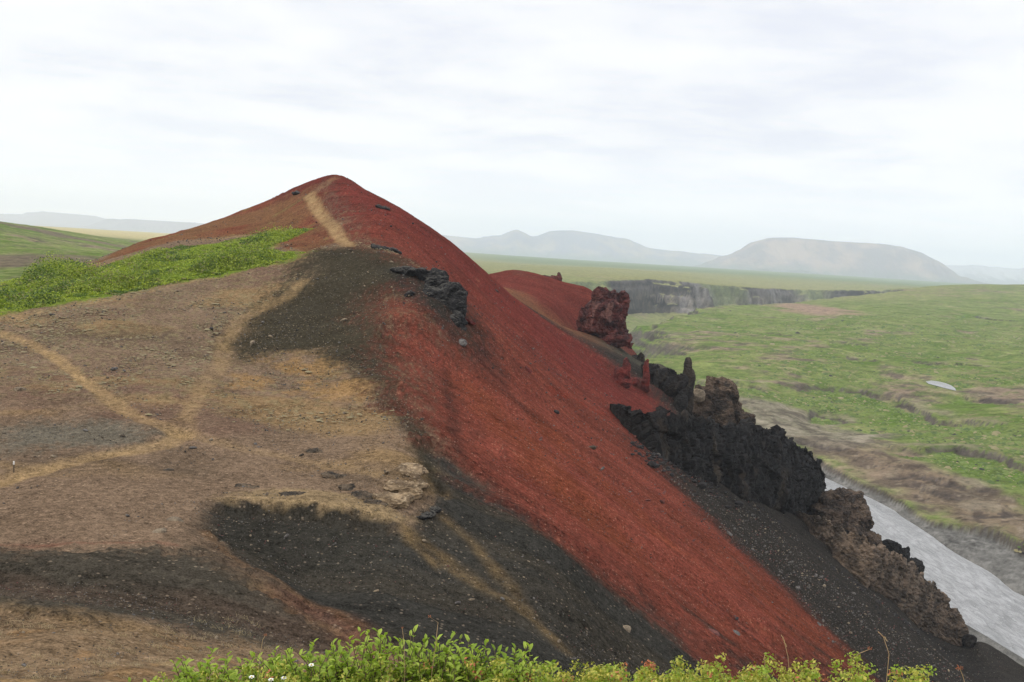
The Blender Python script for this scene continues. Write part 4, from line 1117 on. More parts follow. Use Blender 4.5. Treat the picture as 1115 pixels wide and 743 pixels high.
# gravel: crumbs nobody could count
def crumbs(name, n, mat_of, label):
    base = np.array([(1, 0, 0), (-1, 0, 0), (0, .8, 0), (0, -.8, 0), (0, 0, .6), (0, 0, -.6)], float)
    fc = np.array([(0, 2, 4), (2, 1, 4), (1, 3, 4), (3, 0, 4), (2, 0, 5), (1, 2, 5), (3, 1, 5), (0, 3, 5)])
    # spread evenly over the land in view: more per square metre near the viewer
    u = RNG.uniform(-0.6, 0.6, n * 3); yy = np.exp(RNG.uniform(math.log(16), math.log(190), n * 3)) ; x = u * yy
    z = height(x, yy)
    P = np.stack([x, yy, z], -1); pr = project(P)
    ok = (pr[:, 0] > -20) & (pr[:, 0] < 1090) & (pr[:, 1] < 770) & (x < 96)
    P = P[ok][:n]; kk = kinds(P); 
    P = P[kk != ""]; kk = kk[kk != ""]
    keep = (RNG.random(len(P)) < np.where(kk == "red", 0.5, 1.0)) & (fbm(P[:, 0] * 0.5, P[:, 1], 5, 3, 77) > RNG.uniform(-1.2, 0.5, len(P)))
    P = P[keep]; kk = kk[keep]; m = len(P)
    s = P[:, 1] / 1000 * np.clip(RNG.lognormal(math.log(0.62), 0.42, m), 0.3, 2.0)
    a = RNG.uniform(0, 6.28, m); ca, sa = np.cos(a), np.sin(a)
    jit = base[None] * RNG.uniform(0.6, 1.3, (m, 6, 1)) * s[:, None, None]
    V = np.stack([jit[..., 0] * ca[:, None] - jit[..., 1] * sa[:, None], jit[..., 0] * sa[:, None] + jit[..., 1] * ca[:, None], jit[..., 2] + 0.25 * s[:, None]], -1) + P[:, None]
    F = (fc[None] + (np.arange(m) * 6)[:, None, None]).reshape(-1, 3)
    me = mesh_np(name, V.reshape(-1, 3), F, None, False)
    names = ["stone_grey", "stone_pale", "stone_red", "stone_dark"]
    for q in names: me.materials.append(MAT[q])
    pick = np.where(kk == "red", RNG.choice([2, 2, 3, 2, 0], m), np.where(kk == "black", RNG.choice([0, 0, 3, 1, 2, 0], m), RNG.choice([0, 1, 3, 1, 0], m)))
    me.polygons.foreach_set("material_index", np.repeat(pick, 8).astype(np.int32))
    o = link(bpy.data.objects.new(name, me)); tag(o, label, kind="stuff")


def moss_tufts():
    n = 90000
    u = RNG.uniform(-0.6, -0.1, n); yy = RNG.uniform(36, 112, n); x = u * yy
    k = kinds(np.stack([x, yy, yy], -1))
    ok = (k == "brown") & (poly_sd(x, yy, ZONE["olive"]) < -0.5) & (poly_sd(x, yy, ZONE["lip_pale"]) < 0) & (RNG.random(n) < np.clip((yy - 52) / 14, 0.0, 1) * np.clip(0.75 + 0.7 * fbm(x, yy, 7, 3, 78), 0.1, 1) * np.where(poly_sd(x, yy, ZONE['sunlit_ochre']) > -1, 0.1, 1) * 0.45)
    x, yy = x[ok], yy[ok]; z = height(x, yy); m = len(x)
    dome = np.array([(math.cos(a), math.sin(a), 0) for a in np.linspace(0, 2 * math.pi, 6, endpoint=False)] + [(0.5 * math.cos(a), 0.5 * math.sin(a), .3) for a in np.linspace(.5, 2 * math.pi + .5, 3, endpoint=False)] + [(0, 0, .42)])
    fc = []
    for i in range(6): fc.append((i, (i + 1) % 6, 6 + i // 2))
    for i in range(3): fc.append((6 + i, 2 * i + 2 if i < 2 else 0, 6 + (i + 1) % 3)); fc.append((6 + i, 6 + (i + 1) % 3, 9))
    fc = np.array(fc)
    s = RNG.lognormal(math.log(0.055), 0.4, m)
    V = dome[None] * s[:, None, None] * RNG.uniform(0.6, 1.4, (m, 10, 1)) * np.array([1.5, 1.0, 1.0]) + np.stack([x, yy, z], -1)[:, None]
    F = (fc[None] + (np.arange(m) * 10)[:, None, None]).reshape(-1, 3)
    o = link(bpy.data.objects.new("moss", mesh_np("moss", V.reshape(-1, 3), F, MAT["moss"], True))); tag(o, "pale grey-green moss tufts dotting the brown slope", kind="stuff")


moss_tufts()
crumbs("gravel", 90000, None, "loose cinder crumbs and pebbles strewn over the slopes")

def rubble():
    V = []; F = []; rs = random.Random(5)
    line = [(690, 478), (712, 495), (738, 508), (770, 525), (805, 543), (845, 556), (880, 582), (905, 606), (940, 640), (985, 674), (1035, 703)]
    for i in range(420):
        k = rs.randrange(len(line) - 1); t = rs.random()
        px = line[k][0] + (line[k + 1][0] - line[k][0]) * t - abs(rs.gauss(0, 5)); py = line[k][1] + (line[k + 1][1] - line[k][1]) * t + abs(rs.gauss(0, 7)) - 3
        c = cast(px, py, 20, 200)
        if c[1] > 160: continue
        s = 0.14 * rs.lognormvariate(0, .5); b = bmesh.new(); bmesh.ops.create_icosphere(b, subdivisions=1, radius=s)
        k0 = len(V); ax = (rs.uniform(.7, 1.5), rs.uniform(.7, 1.3), rs.uniform(.5, .9))
        for v in b.verts:
            j = rs.uniform(.75, 1.25); V.append((c[0] + v.co.x * ax[0] * j, c[1] + v.co.y * ax[1] * j, c[2] + 0.3 * s + v.co.z * ax[2] * j))
        b.verts.index_update(); F.extend(tuple(k0 + q.index for q in f.verts) for f in b.faces); b.free()
    o = link(bpy.data.objects.new("rubble", mesh_np("rubble", V, F, MAT["stone_dark"], False))); tag(o, "dark rubble fallen along the foot of the rocks", kind="stuff")


rubble()

# ------------------------------------------------------------------ low willow thicket on the shoulder
def leaf_cloud(P, Nrm, size, asp=0.55):
    """many small leaf faces: centres P, rough facing Nrm"""
    m = len(P)
    d = Nrm + RNG.normal(0, 0.55, (m, 3)); d /= np.linalg.norm(d, axis=1)[:, None]
    t = np.cross(d, RNG.normal(0, 1, (m, 3))); t /= np.linalg.norm(t, axis=1)[:, None]
    b = np.cross(d, t)
    s = size[:, None] * RNG.uniform(0.7, 1.3, (m, 1))
    V = np.stack([P - t * s, P + b * s * asp, P + t * s, P - b * s * asp], 1)
    return V.reshape(-1, 3), np.arange(m * 4).reshape(-1, 4)


x = RNG.uniform(-100, -14, 90000); y = RNG.uniform(78, 160, 90000)
sdz = poly_sd(x, y, ZONE["thicket"]) + 0.9 * fbm(x, y, 6, 3, 61)
dens = fbm(x, y, 5.5, 2, 62)
ok = (sdz > 0.15) & (RNG.random(len(x)) < np.clip(0.65 + 0.8 * dens, 0.3, 1)); x, y, sdz, dens = x[ok], y[ok], sdz[ok], dens[ok]
take = min(len(x), 6500); x, y, sdz, dens = x[:take], y[:take], sdz[:take], dens[:take]
z = ground_z(x, y)
hgt = np.where(x < -52, 1.5, 1.0) * (0.16 + 1.6 * np.clip(0.2 + dens, 0, 1) ** 1.4) * np.clip(sdz / 3.5, 0.15, 1) * RNG.uniform(0.7, 1.3, len(x))
wid = 0.45 + 0.55 * hgt
PP = []; NN = []; SS = []
for i in range(len(x)):
    k = 34
    d = RNG.normal(0, 1, (k, 3)); d[:, 2] = np.abs(d[:, 2]); d /= np.linalg.norm(d, axis=1)[:, None]
    rr = RNG.uniform(0.6, 1.08, (k, 1))
    PP.append(np.array([x[i], y[i], z[i]]) + d * rr * np.array([wid[i], wid[i], hgt[i]])); NN.append(d); SS.append(np.full(k, 0.12))
V, F = leaf_cloud(np.concatenate(PP), np.concatenate(NN), np.concatenate(SS))
me = mesh_np("shrubbery", V, F, MAT["thicket"], False); me.materials.append(MAT["thicket_dark"]); me.materials.append(MAT["thicket_dry"])
kind_ = np.where(fbm(x, y, 3.2, 3, 63) + RNG.normal(0, 0.35, len(x)) > 0.35, 1, 0); kind_[RNG.random(len(x)) < 0.07] = 2
me.polygons.foreach_set("material_index", np.repeat(kind_, 34).astype(np.int32))
o = link(bpy.data.objects.new("shrubbery", me))
tag(o, "bright green low willow thicket on the shoulder of the cone", kind="stuff")

def scrub():
    n = 150000
    u = RNG.uniform(0.1, 0.62, n); yy = np.exp(RNG.uniform(math.log(215), math.log(1050), n)); x = u * yy
    dd, hw = poly_dist(x, yy, RIVER, RIVER_W)
    cl = fbm(x, yy, 45, 4, 501, 0.65) + 0.5 * fbm(x, yy, 170, 2, 502)
    flat = poly_sd(x, yy, ZONE["lava_flat"])
    ok = (x > 118) & (dd - hw > 9) & (RNG.random(n) < np.clip(0.28 + 0.8 * cl, 0, 1) * np.where(flat > 0, 0.25, 1)) & (poly_sd(x, yy, POND[0]) < -2)
    x, yy, flat = x[ok][:60000], yy[ok][:60000], flat[ok][:60000]; z = height(x, yy)
    tone, _s, gm = paint(x, yy, z, np.full(len(x), 0.1))
    keep = (tone[:, 1] > tone[:, 0] * 1.15) & (tone[:, 1] > 0.09) & (RNG.random(len(x)) < 0.55)
    for pts, hh in SCARPS: keep &= (np.abs(scarp(x, yy, pts)[0] + fbm(x, yy, 45, 5, 41, 0.65) * 13) > 4.5)
    x, yy, z, flat = x[keep], yy[keep], z[keep], flat[keep]; m = len(x)
    dome = np.array([(math.cos(a), math.sin(a), -.15) for a in np.linspace(0, 2 * math.pi, 6, endpoint=False)] + [(0.55 * math.cos(a), 0.55 * math.sin(a), .75) for a in np.linspace(.5, 2 * math.pi + .5, 3, endpoint=False)] + [(0, 0, 1.0)])
    fc = [(i, (i + 1) % 6, 6 + i // 2) for i in range(6)]
    for i in range(3): fc += [(6 + i, (2 * i + 2) % 6, 6 + (i + 1) % 3), (6 + i, 6 + (i + 1) % 3, 9)]
    fc = np.array(fc)
    s_ = np.clip(RNG.lognormal(math.log(0.42), 0.5, m), 0.2, 1.6) * (0.75 + yy / 1600)
    V = dome[None] * s_[:, None, None] * RNG.uniform(0.6, 1.4, (m, 10, 1)) * np.array([1.25, 1.25, 0.55]) + np.stack([x, yy, z], -1)[:, None]
    me = mesh_np("scrub", V.reshape(-1, 3), (fc[None] + (np.arange(m) * 10)[:, None, None]).reshape(-1, 3), None, True)
    for q in ("scrub", "scrub_dark", "scrub_dry", "stone_dark"): me.materials.append(MAT[q])
    pick = RNG.choice([0, 1, 2, 3], m, p=[0.5, 0.36, 0.11, 0.03])
    me.polygons.foreach_set("material_index", np.repeat(pick, 12).astype(np.int32))
    o = link(bpy.data.objects.new("scrub", me)); tag(o, "low green scrub and tussocks dotting the plain", kind="stuff")


scrub()

# ------------------------------------------------------------------ plants at the viewer's feet
def leaf_faces(base, direction, normal, length, width):
    d = direction.normalized(); s = d.cross(normal)
    if s.length < 1e-4: s = d.orthogonal()
    s.normalize(); n = s.cross(d)
    mid = base + d * length * 0.5 - n * length * 0.05
    tip = base + d * length - n * length * 0.22
    up = n * width * 0.22
    q1 = base + d * length * 0.28; q2 = base + d * length * 0.72 - n * length * 0.09
    return [base, q1 + s * width * 0.42 + up, q2 + s * width * 0.40 + up, tip, q2 - s * width * 0.40 + up, q1 - s * width * 0.42 + up, mid], [(0, 1, 6), (1, 2, 6), (2, 3, 6), (3, 4, 6), (4, 5, 6), (5, 0, 6)]


class Acc:
    def __init__(self): self.V = []; self.F = []
    def add(self, V, F):
        k = len(self.V); self.V.extend(tuple(v) for v in V); self.F.extend(tuple(i + k for i in f) for f in F)
    def tube(self, pts, r0, r1, sides=5):
        k = len(self.V); n = len(pts)
        for i, p in enumerate(pts):
            t = (pts[min(i + 1, n - 1)] - pts[max(i - 1, 0)]).normalized(); a = t.orthogonal().normalized(); b = t.cross(a)
            r = r0 + (r1 - r0) * i / (n - 1)
            for j in range(sides):
                an = 2 * math.pi * j / sides; self.V.append(tuple(p + a * r * math.cos(an) + b * r * math.sin(an)))
        for i in range(n - 1):
            for j in range(sides):
                q = k + i * sides; self.F.append((q + j, q + (j + 1) % sides, q + sides + (j + 1) % sides, q + sides + j))
    def build(self, name, mat, parent=None, smooth=True):
        me = bpy.data.meshes.new(name); me.from_pydata(self.V, [], self.F)
        me.polygons.foreach_set("use_smooth", [smooth] * len(me.polygons)); me.materials.append(mat); me.update()
        return link(bpy.data.objects.new(name, me), parent)


def stem_path(h, lean, n=6):
    a = random.uniform(0, 6.28); pts = []
    for i in range(n):
        t = i / (n - 1)
        pts.append(Vector((math.cos(a) * lean * t ** 1.3, math.sin(a) * lean * t ** 1.3, h * t * (1 - 0.12 * t))) + Vector((random.gauss(0, .006), random.gauss(0, .006), 0)) * (i > 0))
    return pts


def willow(px, d, h, spread, stems, label, leaf=0.034):
    v = ray(px, 743); X = v[0] * d; g = ground_z(X, d)[0]
    root = empty("willow_shrub", (X, d, g - 0.01)); tag(root, label, "shrub", "low willow shrubs at the viewer's feet")
    fo = Acc(); st = Acc()
    for s in range(stems):
        bx = Vector((random.gauss(0, spread * 0.42), random.gauss(0, spread * 0.3), 0))
        gz = ground_z(X + bx.x, d + bx.y)[0] - g; bx.z = gz
        p = [q + bx for q in stem_path(h * random.uniform(0.6, 1.05), 0.07 * random.uniform(.3, 1.4))]
        st.tube(p, 0.0028, 0.0012, 5)
        nl = random.randint(11, 17)
        for i in range(nl):
            t = 0.16 + 0.84 * (i + random.random() * 0.5) / nl; f = t * (len(p) - 1); k = min(int(f), len(p) - 2)
            b = p[k].lerp(p[k + 1], f - k); a = i * 2.4 + random.uniform(-.4, .4)
            dr = Vector((math.cos(a), math.sin(a), random.uniform(0.35, 1.3) + 0.8 * (t > .9)))
            L_ = leaf * random.uniform(0.65, 1.2) * (0.75 + 0.5 * math.sin(t * 2.6))
            fo.add(*leaf_faces(b, dr, Vector((0, 0, 1)), L_, L_ * 0.5))
    fo.build("foliage", MAT["willow"], root); st.build("stem", MAT["twig"], root)


random.seed(21)
for px, d, h, sp_, n, lab in [
    (152, 3.35, 0.15, 0.05, 6, "small leafy willow shrub standing apart, farthest left at the viewer's feet"),
    (214, 3.3, 0.24, 0.06, 9, "slim leafy willow shrub with one tall shoot, second from the left"),
    (262, 3.25, 0.21, 0.08, 12, "leafy willow shrub beside the white blossoms"),
    (312, 3.25, 0.25, 0.09, 15, "bushy leafy willow shrub just right of the white blossoms"),
    (362, 3.2, 0.27, 0.10, 16, "bushy leafy willow shrub below the red streak"),
    (404, 3.2, 0.31, 0.07, 13, "tallest leafy willow shrub, its shoot topping the row"),
    (450, 3.2, 0.30, 0.11, 18, "broad leafy willow shrub right of the tallest one"),
    (505, 3.2, 0.28, 0.11, 18, "broad leafy willow shrub in the middle of the row"),
    (560, 3.2, 0.27, 0.08, 14, "leafy willow shrub with paired shoots at the row's dense end"),
    (655, 3.3, 0.19, 0.05, 8, "small pale leafy willow shrub amid yellow ground cover"),
    (705, 3.3, 0.15, 0.06, 7, "lowest leafy willow shrub, last one toward the yellow ground cover"),
]:
    willow(px, d, h * (1.12 if 330 < px < 600 else 0.98) + 0.015, sp_ * 1.25, int(n * 2.3), lab, 0.029)


def shelf(px, py_top, d):
    """map point on the viewer's shelf and plant height that reaches a sight line"""
    v = ray(px, 743); X = v[0] * d; g = ground_z(X, d)[0]
    return X, g, max(0.03, ray(px, py_top)[2] * d - g)


TOP = ([130, 180, 260, 400, 560, 620, 700, 760, 850, 900, 950, 1000, 1040, 1075, 1110], [744, 732, 724, 718, 718, 722, 727, 726, 720, 715, 709, 712, 720, 732, 755])
# yellow-green ground cover: tiny leaf rosettes
PP = []; NN = []; SS = []
for i in range(3400):
    px = random.uniform(140, 1085) if random.random() < 0.4 else random.uniform(600, 1085); d = random.uniform(3.0, 3.75)
    X, g, hh = shelf(px, np.interp(px, *TOP), d); hh = min(hh, 0.34) * (0.72 + 0.35 * float(vnoise(np.array([px / 16.0]), np.array([d * 9]), 88)[0]) + 0.1)
    if d > 3.5 and random.random() < .4: continue
    top = hh * random.uniform(0.55, 1.0); k = 22
    dd = RNG.normal(0, 1, (k, 3)); dd[:, 2] = np.abs(dd[:, 2]); dd /= np.linalg.norm(dd, axis=1)[:, None]
    PP.append(np.array([X, d, g + top - 0.02]) + dd * RNG.uniform(.4, 1.1, (k, 1)) * np.array([.028, .028, .03])); NN.append(dd); SS.append(np.full(k, 0.0065))
    k2 = 8; q = RNG.uniform(0, 1, (k2, 1)); PP.append(np.array([X, d, g]) + np.concatenate([RNG.normal(0, .015, (k2, 2)), q * top], 1)); NN.append(RNG.normal(0, 1, (k2, 3))); SS.append(np.full(k2, 0.008))
V, F = leaf_cloud(np.concatenate(PP), np.concatenate(NN), np.concatenate(SS), 0.6)
me = mesh_np("ground_cover", V, F, MAT["yellow_plant"], False); me.materials.append(MAT["rust"]); me.materials.append(MAT["willow"])
run = np.repeat(RNG.choice([0, 1, 2], len(V) // 4 // 15 + 1, p=[0.72, 0.05, 0.23]), 15)[:len(V) // 4]
me.polygons.foreach_set("material_index", run.astype(np.int32))
o = link(bpy.data.objects.new("ground_cover", me))
tag(o, "yellow-green low ground cover at the viewer's feet", kind="stuff")

# grass
def blades(name, spots_, mat, label, hlo, hhi, wid, lean):
    V = []; F = []
    for X, Y, g in spots_:
        h = random.uniform(hlo, hhi); a = random.uniform(0, 6.28); l = h * random.uniform(*lean); w_ = wid * random.uniform(.6, 1.2)
        side = Vector((-math.sin(a), math.cos(a), 0)) * w_; k = len(V)
        for i in range(4):
            t = i / 3; c = Vector((X + math.cos(a) * l * t * t, Y + math.sin(a) * l * t * t, g + h * (t - 0.25 * t * t * (l / h))))
            V += [c - side * (1 - t * .9), c + side * (1 - t * .9)]
        for i in range(3): F.append((k + 2 * i, k + 2 * i + 1, k + 2 * i + 3, k + 2 * i + 2))
    o = link(bpy.data.objects.new(name, mesh_np(name, np.array([tuple(v) for v in V]), np.array(F), mat, True))); tag(o, label, kind="stuff")


sp_ = []
for i in range(2600):
    px = random.choice([random.uniform(380, 600), random.uniform(560, 660), random.uniform(660, 830), random.gauss(745, 30), random.uniform(850, 1060)]); d = random.uniform(3.05, 3.7)
    v = ray(px, 743); sp_.append((v[0] * d, d, ground_z(v[0] * d, d)[0]))
blades("grass", sp_, MAT["grass"], "fine green grass among the low shrubs", 0.08, 0.2, 0.0012, (0.1, 0.7))
sp_ = []
for i in range(70):
    c = cast(random.uniform(0, 300), random.uniform(672, 742)); ctr = (c[0], c[1])
    for j in range(34):
        X, Y = ctr[0] + random.gauss(0, .12), ctr[1] + random.gauss(0, .07); sp_.append((X, Y, ground_z(X, Y)[0]))
blades("dry_grass", sp_, MAT["straw"], "pale dry grass tufts on the tan bank", 0.05, 0.14, 0.0035, (0.5, 1.6))

# white blossoms, dry stalks
for k, (px, py, d, lab) in enumerate([
    (339, 725, 3.2, "white blossom highest among the willow leaves"), (274, 738, 3.2, "white blossom farthest left at the bottom edge"),
    (295, 741, 3.2, "white blossom in the middle of the three at the bottom edge"), (309, 739, 3.2, "white blossom farthest right of the three at the bottom edge"),
]):
    p = at(px, py, d - 0.12); g = ground_z(p[0], p[1])[0]
    root = empty("white_flower", (p[0], p[1], g)); tag(root, lab, "flower", "white blossoms among the willows"); h = p[2] - g
    st = Acc(); st.tube([Vector((0, 0, 0)), Vector((.004, 0, h * .5)), Vector((0, 0, h))], 0.0012, 0.0009); st.build("stem", MAT["twig"], root)
    pe = Acc()
    for j in range(6):
        a = j * math.pi / 3 + k; dr = Vector((math.cos(a), math.sin(a) - .35, 0.45)); pe.add(*leaf_faces(Vector((0, 0, h)), dr, Vector((0, 0, 1)), 0.011, 0.0095))
    pe.build("petals", MAT["petal"], root)
    bm = bmesh.new(); bmesh.ops.create_icosphere(bm, subdivisions=2, radius=0.003); me = bpy.data.meshes.new("flower_centre"); bm.to_mesh(me); bm.free(); me.materials.append(MAT["flower_eye"])
    c_ = link(bpy.data.objects.new("flower_centre", me), root); c_.location = (0, 0, h + .003)

for px0, pts, head, lab in [
    (966, [(966, 735), (968, 712), (962, 694), (958, 690)], 0.0, "green-tan grass stalk with a narrow ear, tallest above the yellow ground cover"),
    (925, [(938, 738), (925, 722), (935, 712), (947, 707)], 0.011, "curved dry stalk with an orange-brown head over the yellow ground cover"),
    (1047, [(1050, 742), (1048, 735), (1045, 728)], 0.016, "short stalk with a rusty seed head at the bottom edge"),
    (860, [(860, 738), (858, 715), (854, 699), (852, 694)], 0.0, "thin leaning dry stalk on the left of the yellow ground cover"),
    (833, [(835, 742), (833, 728), (832, 716)], 0.0, "short bare dry stalk left of the leaning one"),
    (470, [(470, 735), (474, 705), (477, 678), (468, 672)], 0.008, "thin reddish stalk with a drooping tip above the willows"),
    (440, [(441, 730), (440, 700), (438, 684)], 0.006, "thin upright reddish stalk beside the tallest willow"),
    (290, [(281, 735), (284, 710), (286, 697), (289, 692)], 0.007, "thin red-brown twig left of the bushy willows"),
]:
    d = 3.12; P = [at(a, b, d) for a, b in pts]; g = ground_z(P[0][0], d)[0]
    P = [np.array([P[0][0], d, g])] + P
    root = empty("dry_stalk", tuple(P[0])); tag(root, lab, "plant stalk", "dry stalks among the low plants")
    Q = [Vector(p - P[0]) for p in P]; st = Acc(); st.tube(Q, 0.0013, 0.0008, 5); st.build("stem", MAT["dry"], root)
    hd = Acc(); e = Q[-1]; back = (Q[-2] - Q[-1]).normalized()
    n = 10 if head == 0 else 26
    for j in range(n):
        a = random.uniform(0, 6.28); dr = Vector((math.cos(a), math.sin(a), random.uniform(-.3, 1.3)))
        if head == 0: hd.add(*leaf_faces(e + back * 0.045 * j / n, dr * 0.4 - back, Vector((0, -1, 0)), 0.010, 0.003))
        else: hd.add(*leaf_faces(e + dr * head * random.uniform(0, .6), dr, Vector((0, -1, 0)), head * .32, head * .22))
    hd.build("seed_head", MAT["dry" if head == 0 else "rust"], root)

# ------------------------------------------------------------------ way mark by the lower path
c = cast(15, 513); g = ground_z(c[0], c[1])[0]
root = empty("marker_post", (c[0], c[1], g)); tag(root, "short wooden marker post with a white top beside the lower footpath", "marker post")
for nm, z0_, z1_, r, mt in (("post", -0.15, 0.30, 0.03, "wood"), ("white_top", 0.302, 0.46, 0.034, "white_paint")):
    bm = bmesh.new(); bmesh.ops.create_cone(bm, cap_ends=True, segments=10, radius1=r, radius2=r * 0.92, depth=z1_ - z0_)
    bmesh.ops.translate(bm, verts=bm.verts, vec=(0, 0, (z0_ + z1_) / 2)); bmesh.ops.bevel(bm, geom=[e for e in bm.edges if abs(e.verts[0].co.z - e.verts[1].co.z) < 1e-4], offset=0.006, segments=1, affect="EDGES")
    me = bpy.data.meshes.new(nm); bm.to_mesh(me); bm.free(); me.materials.append(MAT[mt]); link(bpy.data.objects.new(nm, me), root)

# ------------------------------------------------------------------ far mountains
def mountain(name, profile, d, depth, label, rough=42.0, cols=((0.17, 0.15, 0.13), (0.10, 0.13, 0.07), (0.30, 0.24, 0.17)), snow=False, seed=0):
    """a massif d metres away whose crest follows surveyed points; slopes fall away before and behind it"""
    pts = np.array([at(px, py, d) for px, py in profile])
    xs = np.linspace(pts[0, 0], pts[-1, 0], 260)
    zs = np.interp(xs, pts[:, 0], pts[:, 2])
    k = np.ones(3) / 3; zs = np.convolve(np.pad(zs, 1, mode="edge"), k, "valid")
    base = -62.0
    vs = np.linspace(-1.25, 1.25, 70)
    X = np.repeat(xs[None], len(vs), 0); Vv = np.repeat(vs[:, None], len(xs), 1)
    Y = d + Vv * depth + fbm(X.ravel(), Vv.ravel() * depth, 800, 3, 300 + seed).reshape(X.shape) * depth * 0.1
    fall = 1 - sstep(0.16, 1.12, np.abs(Vv)) * 1.0
    gul = fbm(X.ravel(), Y.ravel() * 0.35, 300, 5, 310 + seed).reshape(X.shape)
    Z = base + (zs[None] - base) * fall + gul * rough * sstep(0.1, 0.4, np.abs(Vv)) * sstep(0, 40, zs - base)[None]
    Z = np.where(np.abs(Vv) > 1.12, base - 40, Z)
    V = np.stack([X, Y, Z], -1).reshape(-1, 3)
    nu = len(xs); i = np.arange((len(vs) - 1) * nu).reshape(-1, nu)[:, :-1].ravel()
    m, nt, out = new_mat(name + "_slopes"); w = NT(nt)
    pos = w.n("ShaderNodeNewGeometry").outputs["Position"]
    a = w.noise(pos, 0.0032, 6, 0.6); b = w.noise(w.scale(pos, (1, 0.3, 1)), 0.011, 5, 0.65)
    z = w.n("ShaderNodeSeparateXYZ"); w.put(z.inputs[0], pos)
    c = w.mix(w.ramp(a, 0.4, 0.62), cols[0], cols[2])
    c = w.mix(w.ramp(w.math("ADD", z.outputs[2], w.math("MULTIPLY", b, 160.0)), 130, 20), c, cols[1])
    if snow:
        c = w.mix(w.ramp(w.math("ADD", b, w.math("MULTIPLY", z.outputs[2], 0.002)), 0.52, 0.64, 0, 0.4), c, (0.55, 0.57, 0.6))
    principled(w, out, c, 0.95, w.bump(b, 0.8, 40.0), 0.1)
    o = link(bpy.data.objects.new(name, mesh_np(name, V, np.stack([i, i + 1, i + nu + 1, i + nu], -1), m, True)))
    tag(o, label, kind="structure")


mountain("mountain", [(735, 303), (752, 295), (775, 287), (800, 277), (822, 264), (840, 259), (862, 259), (885, 262), (920, 264), (950, 266), (972, 268.5), (986, 273), (1003, 281.5), (1018, 290), (1030, 297), (1042, 304), (1050, 310)], 9000, 750,
         "broad flat-topped mountain with a sunlit left shoulder behind the plain", seed=1, cols=((0.13, 0.115, 0.125), (0.09, 0.11, 0.09), (0.28, 0.21, 0.17)))
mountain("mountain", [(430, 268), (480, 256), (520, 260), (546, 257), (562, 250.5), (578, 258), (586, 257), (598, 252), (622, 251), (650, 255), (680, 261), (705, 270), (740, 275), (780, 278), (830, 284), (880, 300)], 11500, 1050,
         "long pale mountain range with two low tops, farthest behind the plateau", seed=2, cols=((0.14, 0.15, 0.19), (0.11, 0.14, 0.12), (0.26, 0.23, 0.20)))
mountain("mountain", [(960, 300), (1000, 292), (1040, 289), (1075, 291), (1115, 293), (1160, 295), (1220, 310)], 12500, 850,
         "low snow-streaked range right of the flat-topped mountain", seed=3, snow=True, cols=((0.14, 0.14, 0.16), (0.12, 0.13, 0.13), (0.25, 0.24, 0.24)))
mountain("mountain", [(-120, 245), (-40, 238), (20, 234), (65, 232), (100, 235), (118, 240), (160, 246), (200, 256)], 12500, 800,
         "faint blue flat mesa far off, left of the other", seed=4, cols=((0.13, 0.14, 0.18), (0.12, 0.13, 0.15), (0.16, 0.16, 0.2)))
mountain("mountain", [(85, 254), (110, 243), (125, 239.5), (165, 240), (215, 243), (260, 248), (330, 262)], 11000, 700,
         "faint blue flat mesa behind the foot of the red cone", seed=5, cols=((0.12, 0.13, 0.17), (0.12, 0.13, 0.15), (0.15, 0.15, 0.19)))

# ------------------------------------------------------------------ air
HZ = 1.1e-4
m, nt, out = new_mat("pale_air")
v = nt.nodes.new("ShaderNodeVolumePrincipled")
v.inputs["Color"].default_value = (0.85, 0.925, 1.0, 1); v.inputs["Density"].default_value = HZ; v.inputs["Anisotropy"].default_value = 0.0
nt.links.new(v.outputs[0], out.inputs["Volume"])
x0, x1, y0, y1, z0, z1 = -28000, 28000, -60, 17400, -140, 460
V = [(x, y, z) for z in (z0, z1) for y in (y0, y1) for x in (x0, x1)]
me = mesh_np("haze", V, [(0, 2, 3, 1), (4, 5, 7, 6), (0, 1, 5, 4), (2, 6, 7, 3), (0, 4, 6, 2), (1, 3, 7, 5)], m, False)
o = link(bpy.data.objects.new("haze", me)); tag(o, "pale haze over the far land", kind="stuff")

# ------------------------------------------------------------------ light
SUN_EL, SUN_AZ = math.radians(44), math.radians(248)      # azimuth clockwise from +y: from the left, a little behind the viewer
sd = Vector((math.sin(SUN_AZ) * math.cos(SUN_EL), math.cos(SUN_AZ) * math.cos(SUN_EL), math.sin(SUN_EL)))
L = bpy.data.lights.new("sun", "SUN"); L.energy = 2.0; L.angle = math.radians(11); L.color = (1.0, 0.93, 0.82)
lo = bpy.data.objects.new("sun", L); lo.rotation_euler = (-sd).to_track_quat("-Z", "Y").to_euler(); lo.location = (-60, -40, 90); link(lo)

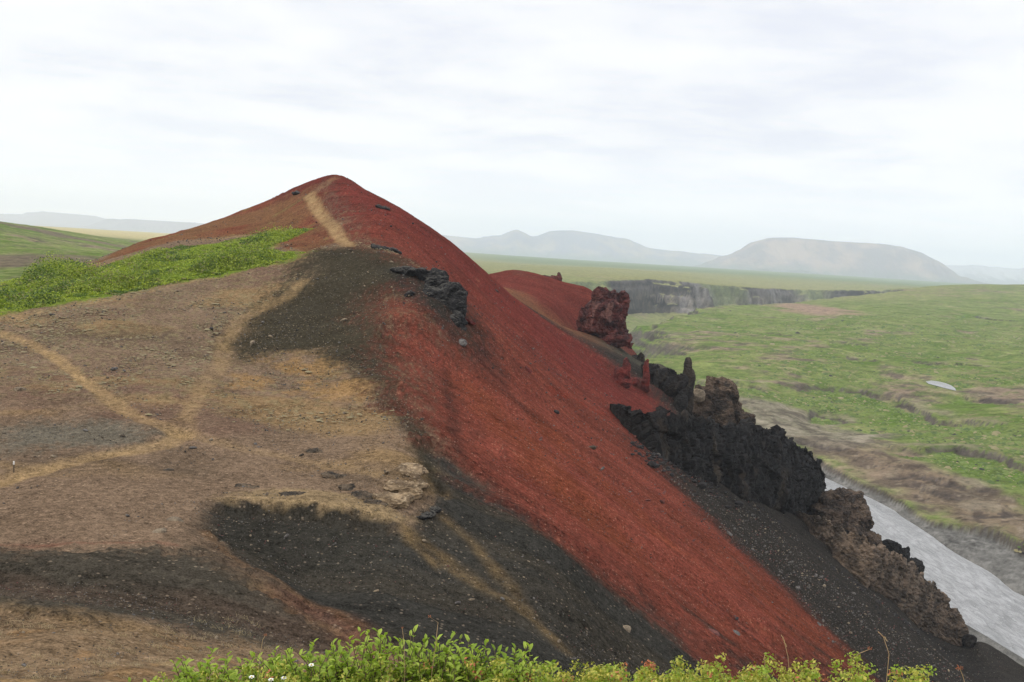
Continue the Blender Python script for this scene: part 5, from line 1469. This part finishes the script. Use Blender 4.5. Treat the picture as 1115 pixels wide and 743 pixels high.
wd = bpy.data.worlds.new("World"); scene.world = wd; wd.use_nodes = True
nt = wd.node_tree; nt.nodes.clear(); w = NT(nt)
wo = w.n("ShaderNodeOutputWorld"); bg = w.n("ShaderNodeBackground"); bg.inputs["Strength"].default_value = 0.1
sky = w.n("ShaderNodeTexSky", sky_type="NISHITA"); sky.sun_disc = False; sky.sun_elevation = SUN_EL; sky.sun_rotation = SUN_AZ
dirv = w.n("ShaderNodeTexCoord").outputs["Generated"]
sep = w.n("ShaderNodeSeparateXYZ"); w.put(sep.inputs[0], dirv)
zz = w.math("ADD", w.math("MAXIMUM", sep.outputs[2], 0.0), 0.10)
cb = w.n("ShaderNodeCombineXYZ"); w.put(cb.inputs[0], w.math("DIVIDE", sep.outputs[0], zz)); w.put(cb.inputs[1], w.math("DIVIDE", sep.outputs[1], zz))
pp = w.scale(cb.outputs[0], (0.85, 1.0, 1.0))
n1 = w.noise(pp, 0.9, 6, 0.55, 0.3); n2 = w.noise(pp, 2.6, 5, 0.6, 0.2)
dens = w.math("ADD", w.math("MULTIPLY", n1, 0.75), w.math("MULTIPLY", n2, 0.25))
cloud = w.mix(w.ramp(dens, 0.38, 0.6), (9.5, 9.75, 10.7), (11.8, 11.8, 11.85))
hor = w.ramp(sep.outputs[2], 0.16, -0.02)
cloud = w.mix(w.math("MULTIPLY", hor, 0.8), cloud, (14.0, 14.1, 14.3))
over = w.ramp(sep.outputs[2], 0.30, 0.75, 1.0, 1.75)
cloud = w.mix(1.0, cloud, w.gray(over), "MULTIPLY")
cov = w.mix(0.06, cloud, sky.outputs[0])
w.put(bg.inputs["Color"], cov); nt.links.new(bg.outputs[0], wo.inputs["Surface"])

# ------------------------------------------------------------------ camera
cam = bpy.data.cameras.new("camera"); cam.sensor_width = 36.0; cam.lens = 36.0 * F0 / W0; cam.clip_start = 0.05; cam.clip_end = 40000
co = bpy.data.objects.new("camera", cam)
M = Matrix(((RGT[0], UPV[0], -FWD[0]), (RGT[1], UPV[1], -FWD[1]), (RGT[2], UPV[2], -FWD[2])))
co.matrix_world = M.to_4x4(); link(co); scene.camera = co

scene.view_settings.view_transform = "Standard"; scene.view_settings.look = "None"; scene.view_settings.gamma = 1.0
scene.view_settings.exposure = -0.12; scene.view_settings.use_curve_mapping = False
scene.render.engine = "CYCLES"
scene.cycles.use_denoising = True
scene.cycles.max_bounces = 6; scene.cycles.diffuse_bounces = 3; scene.cycles.volume_bounces = 3; scene.cycles.transparent_max_bounces = 6
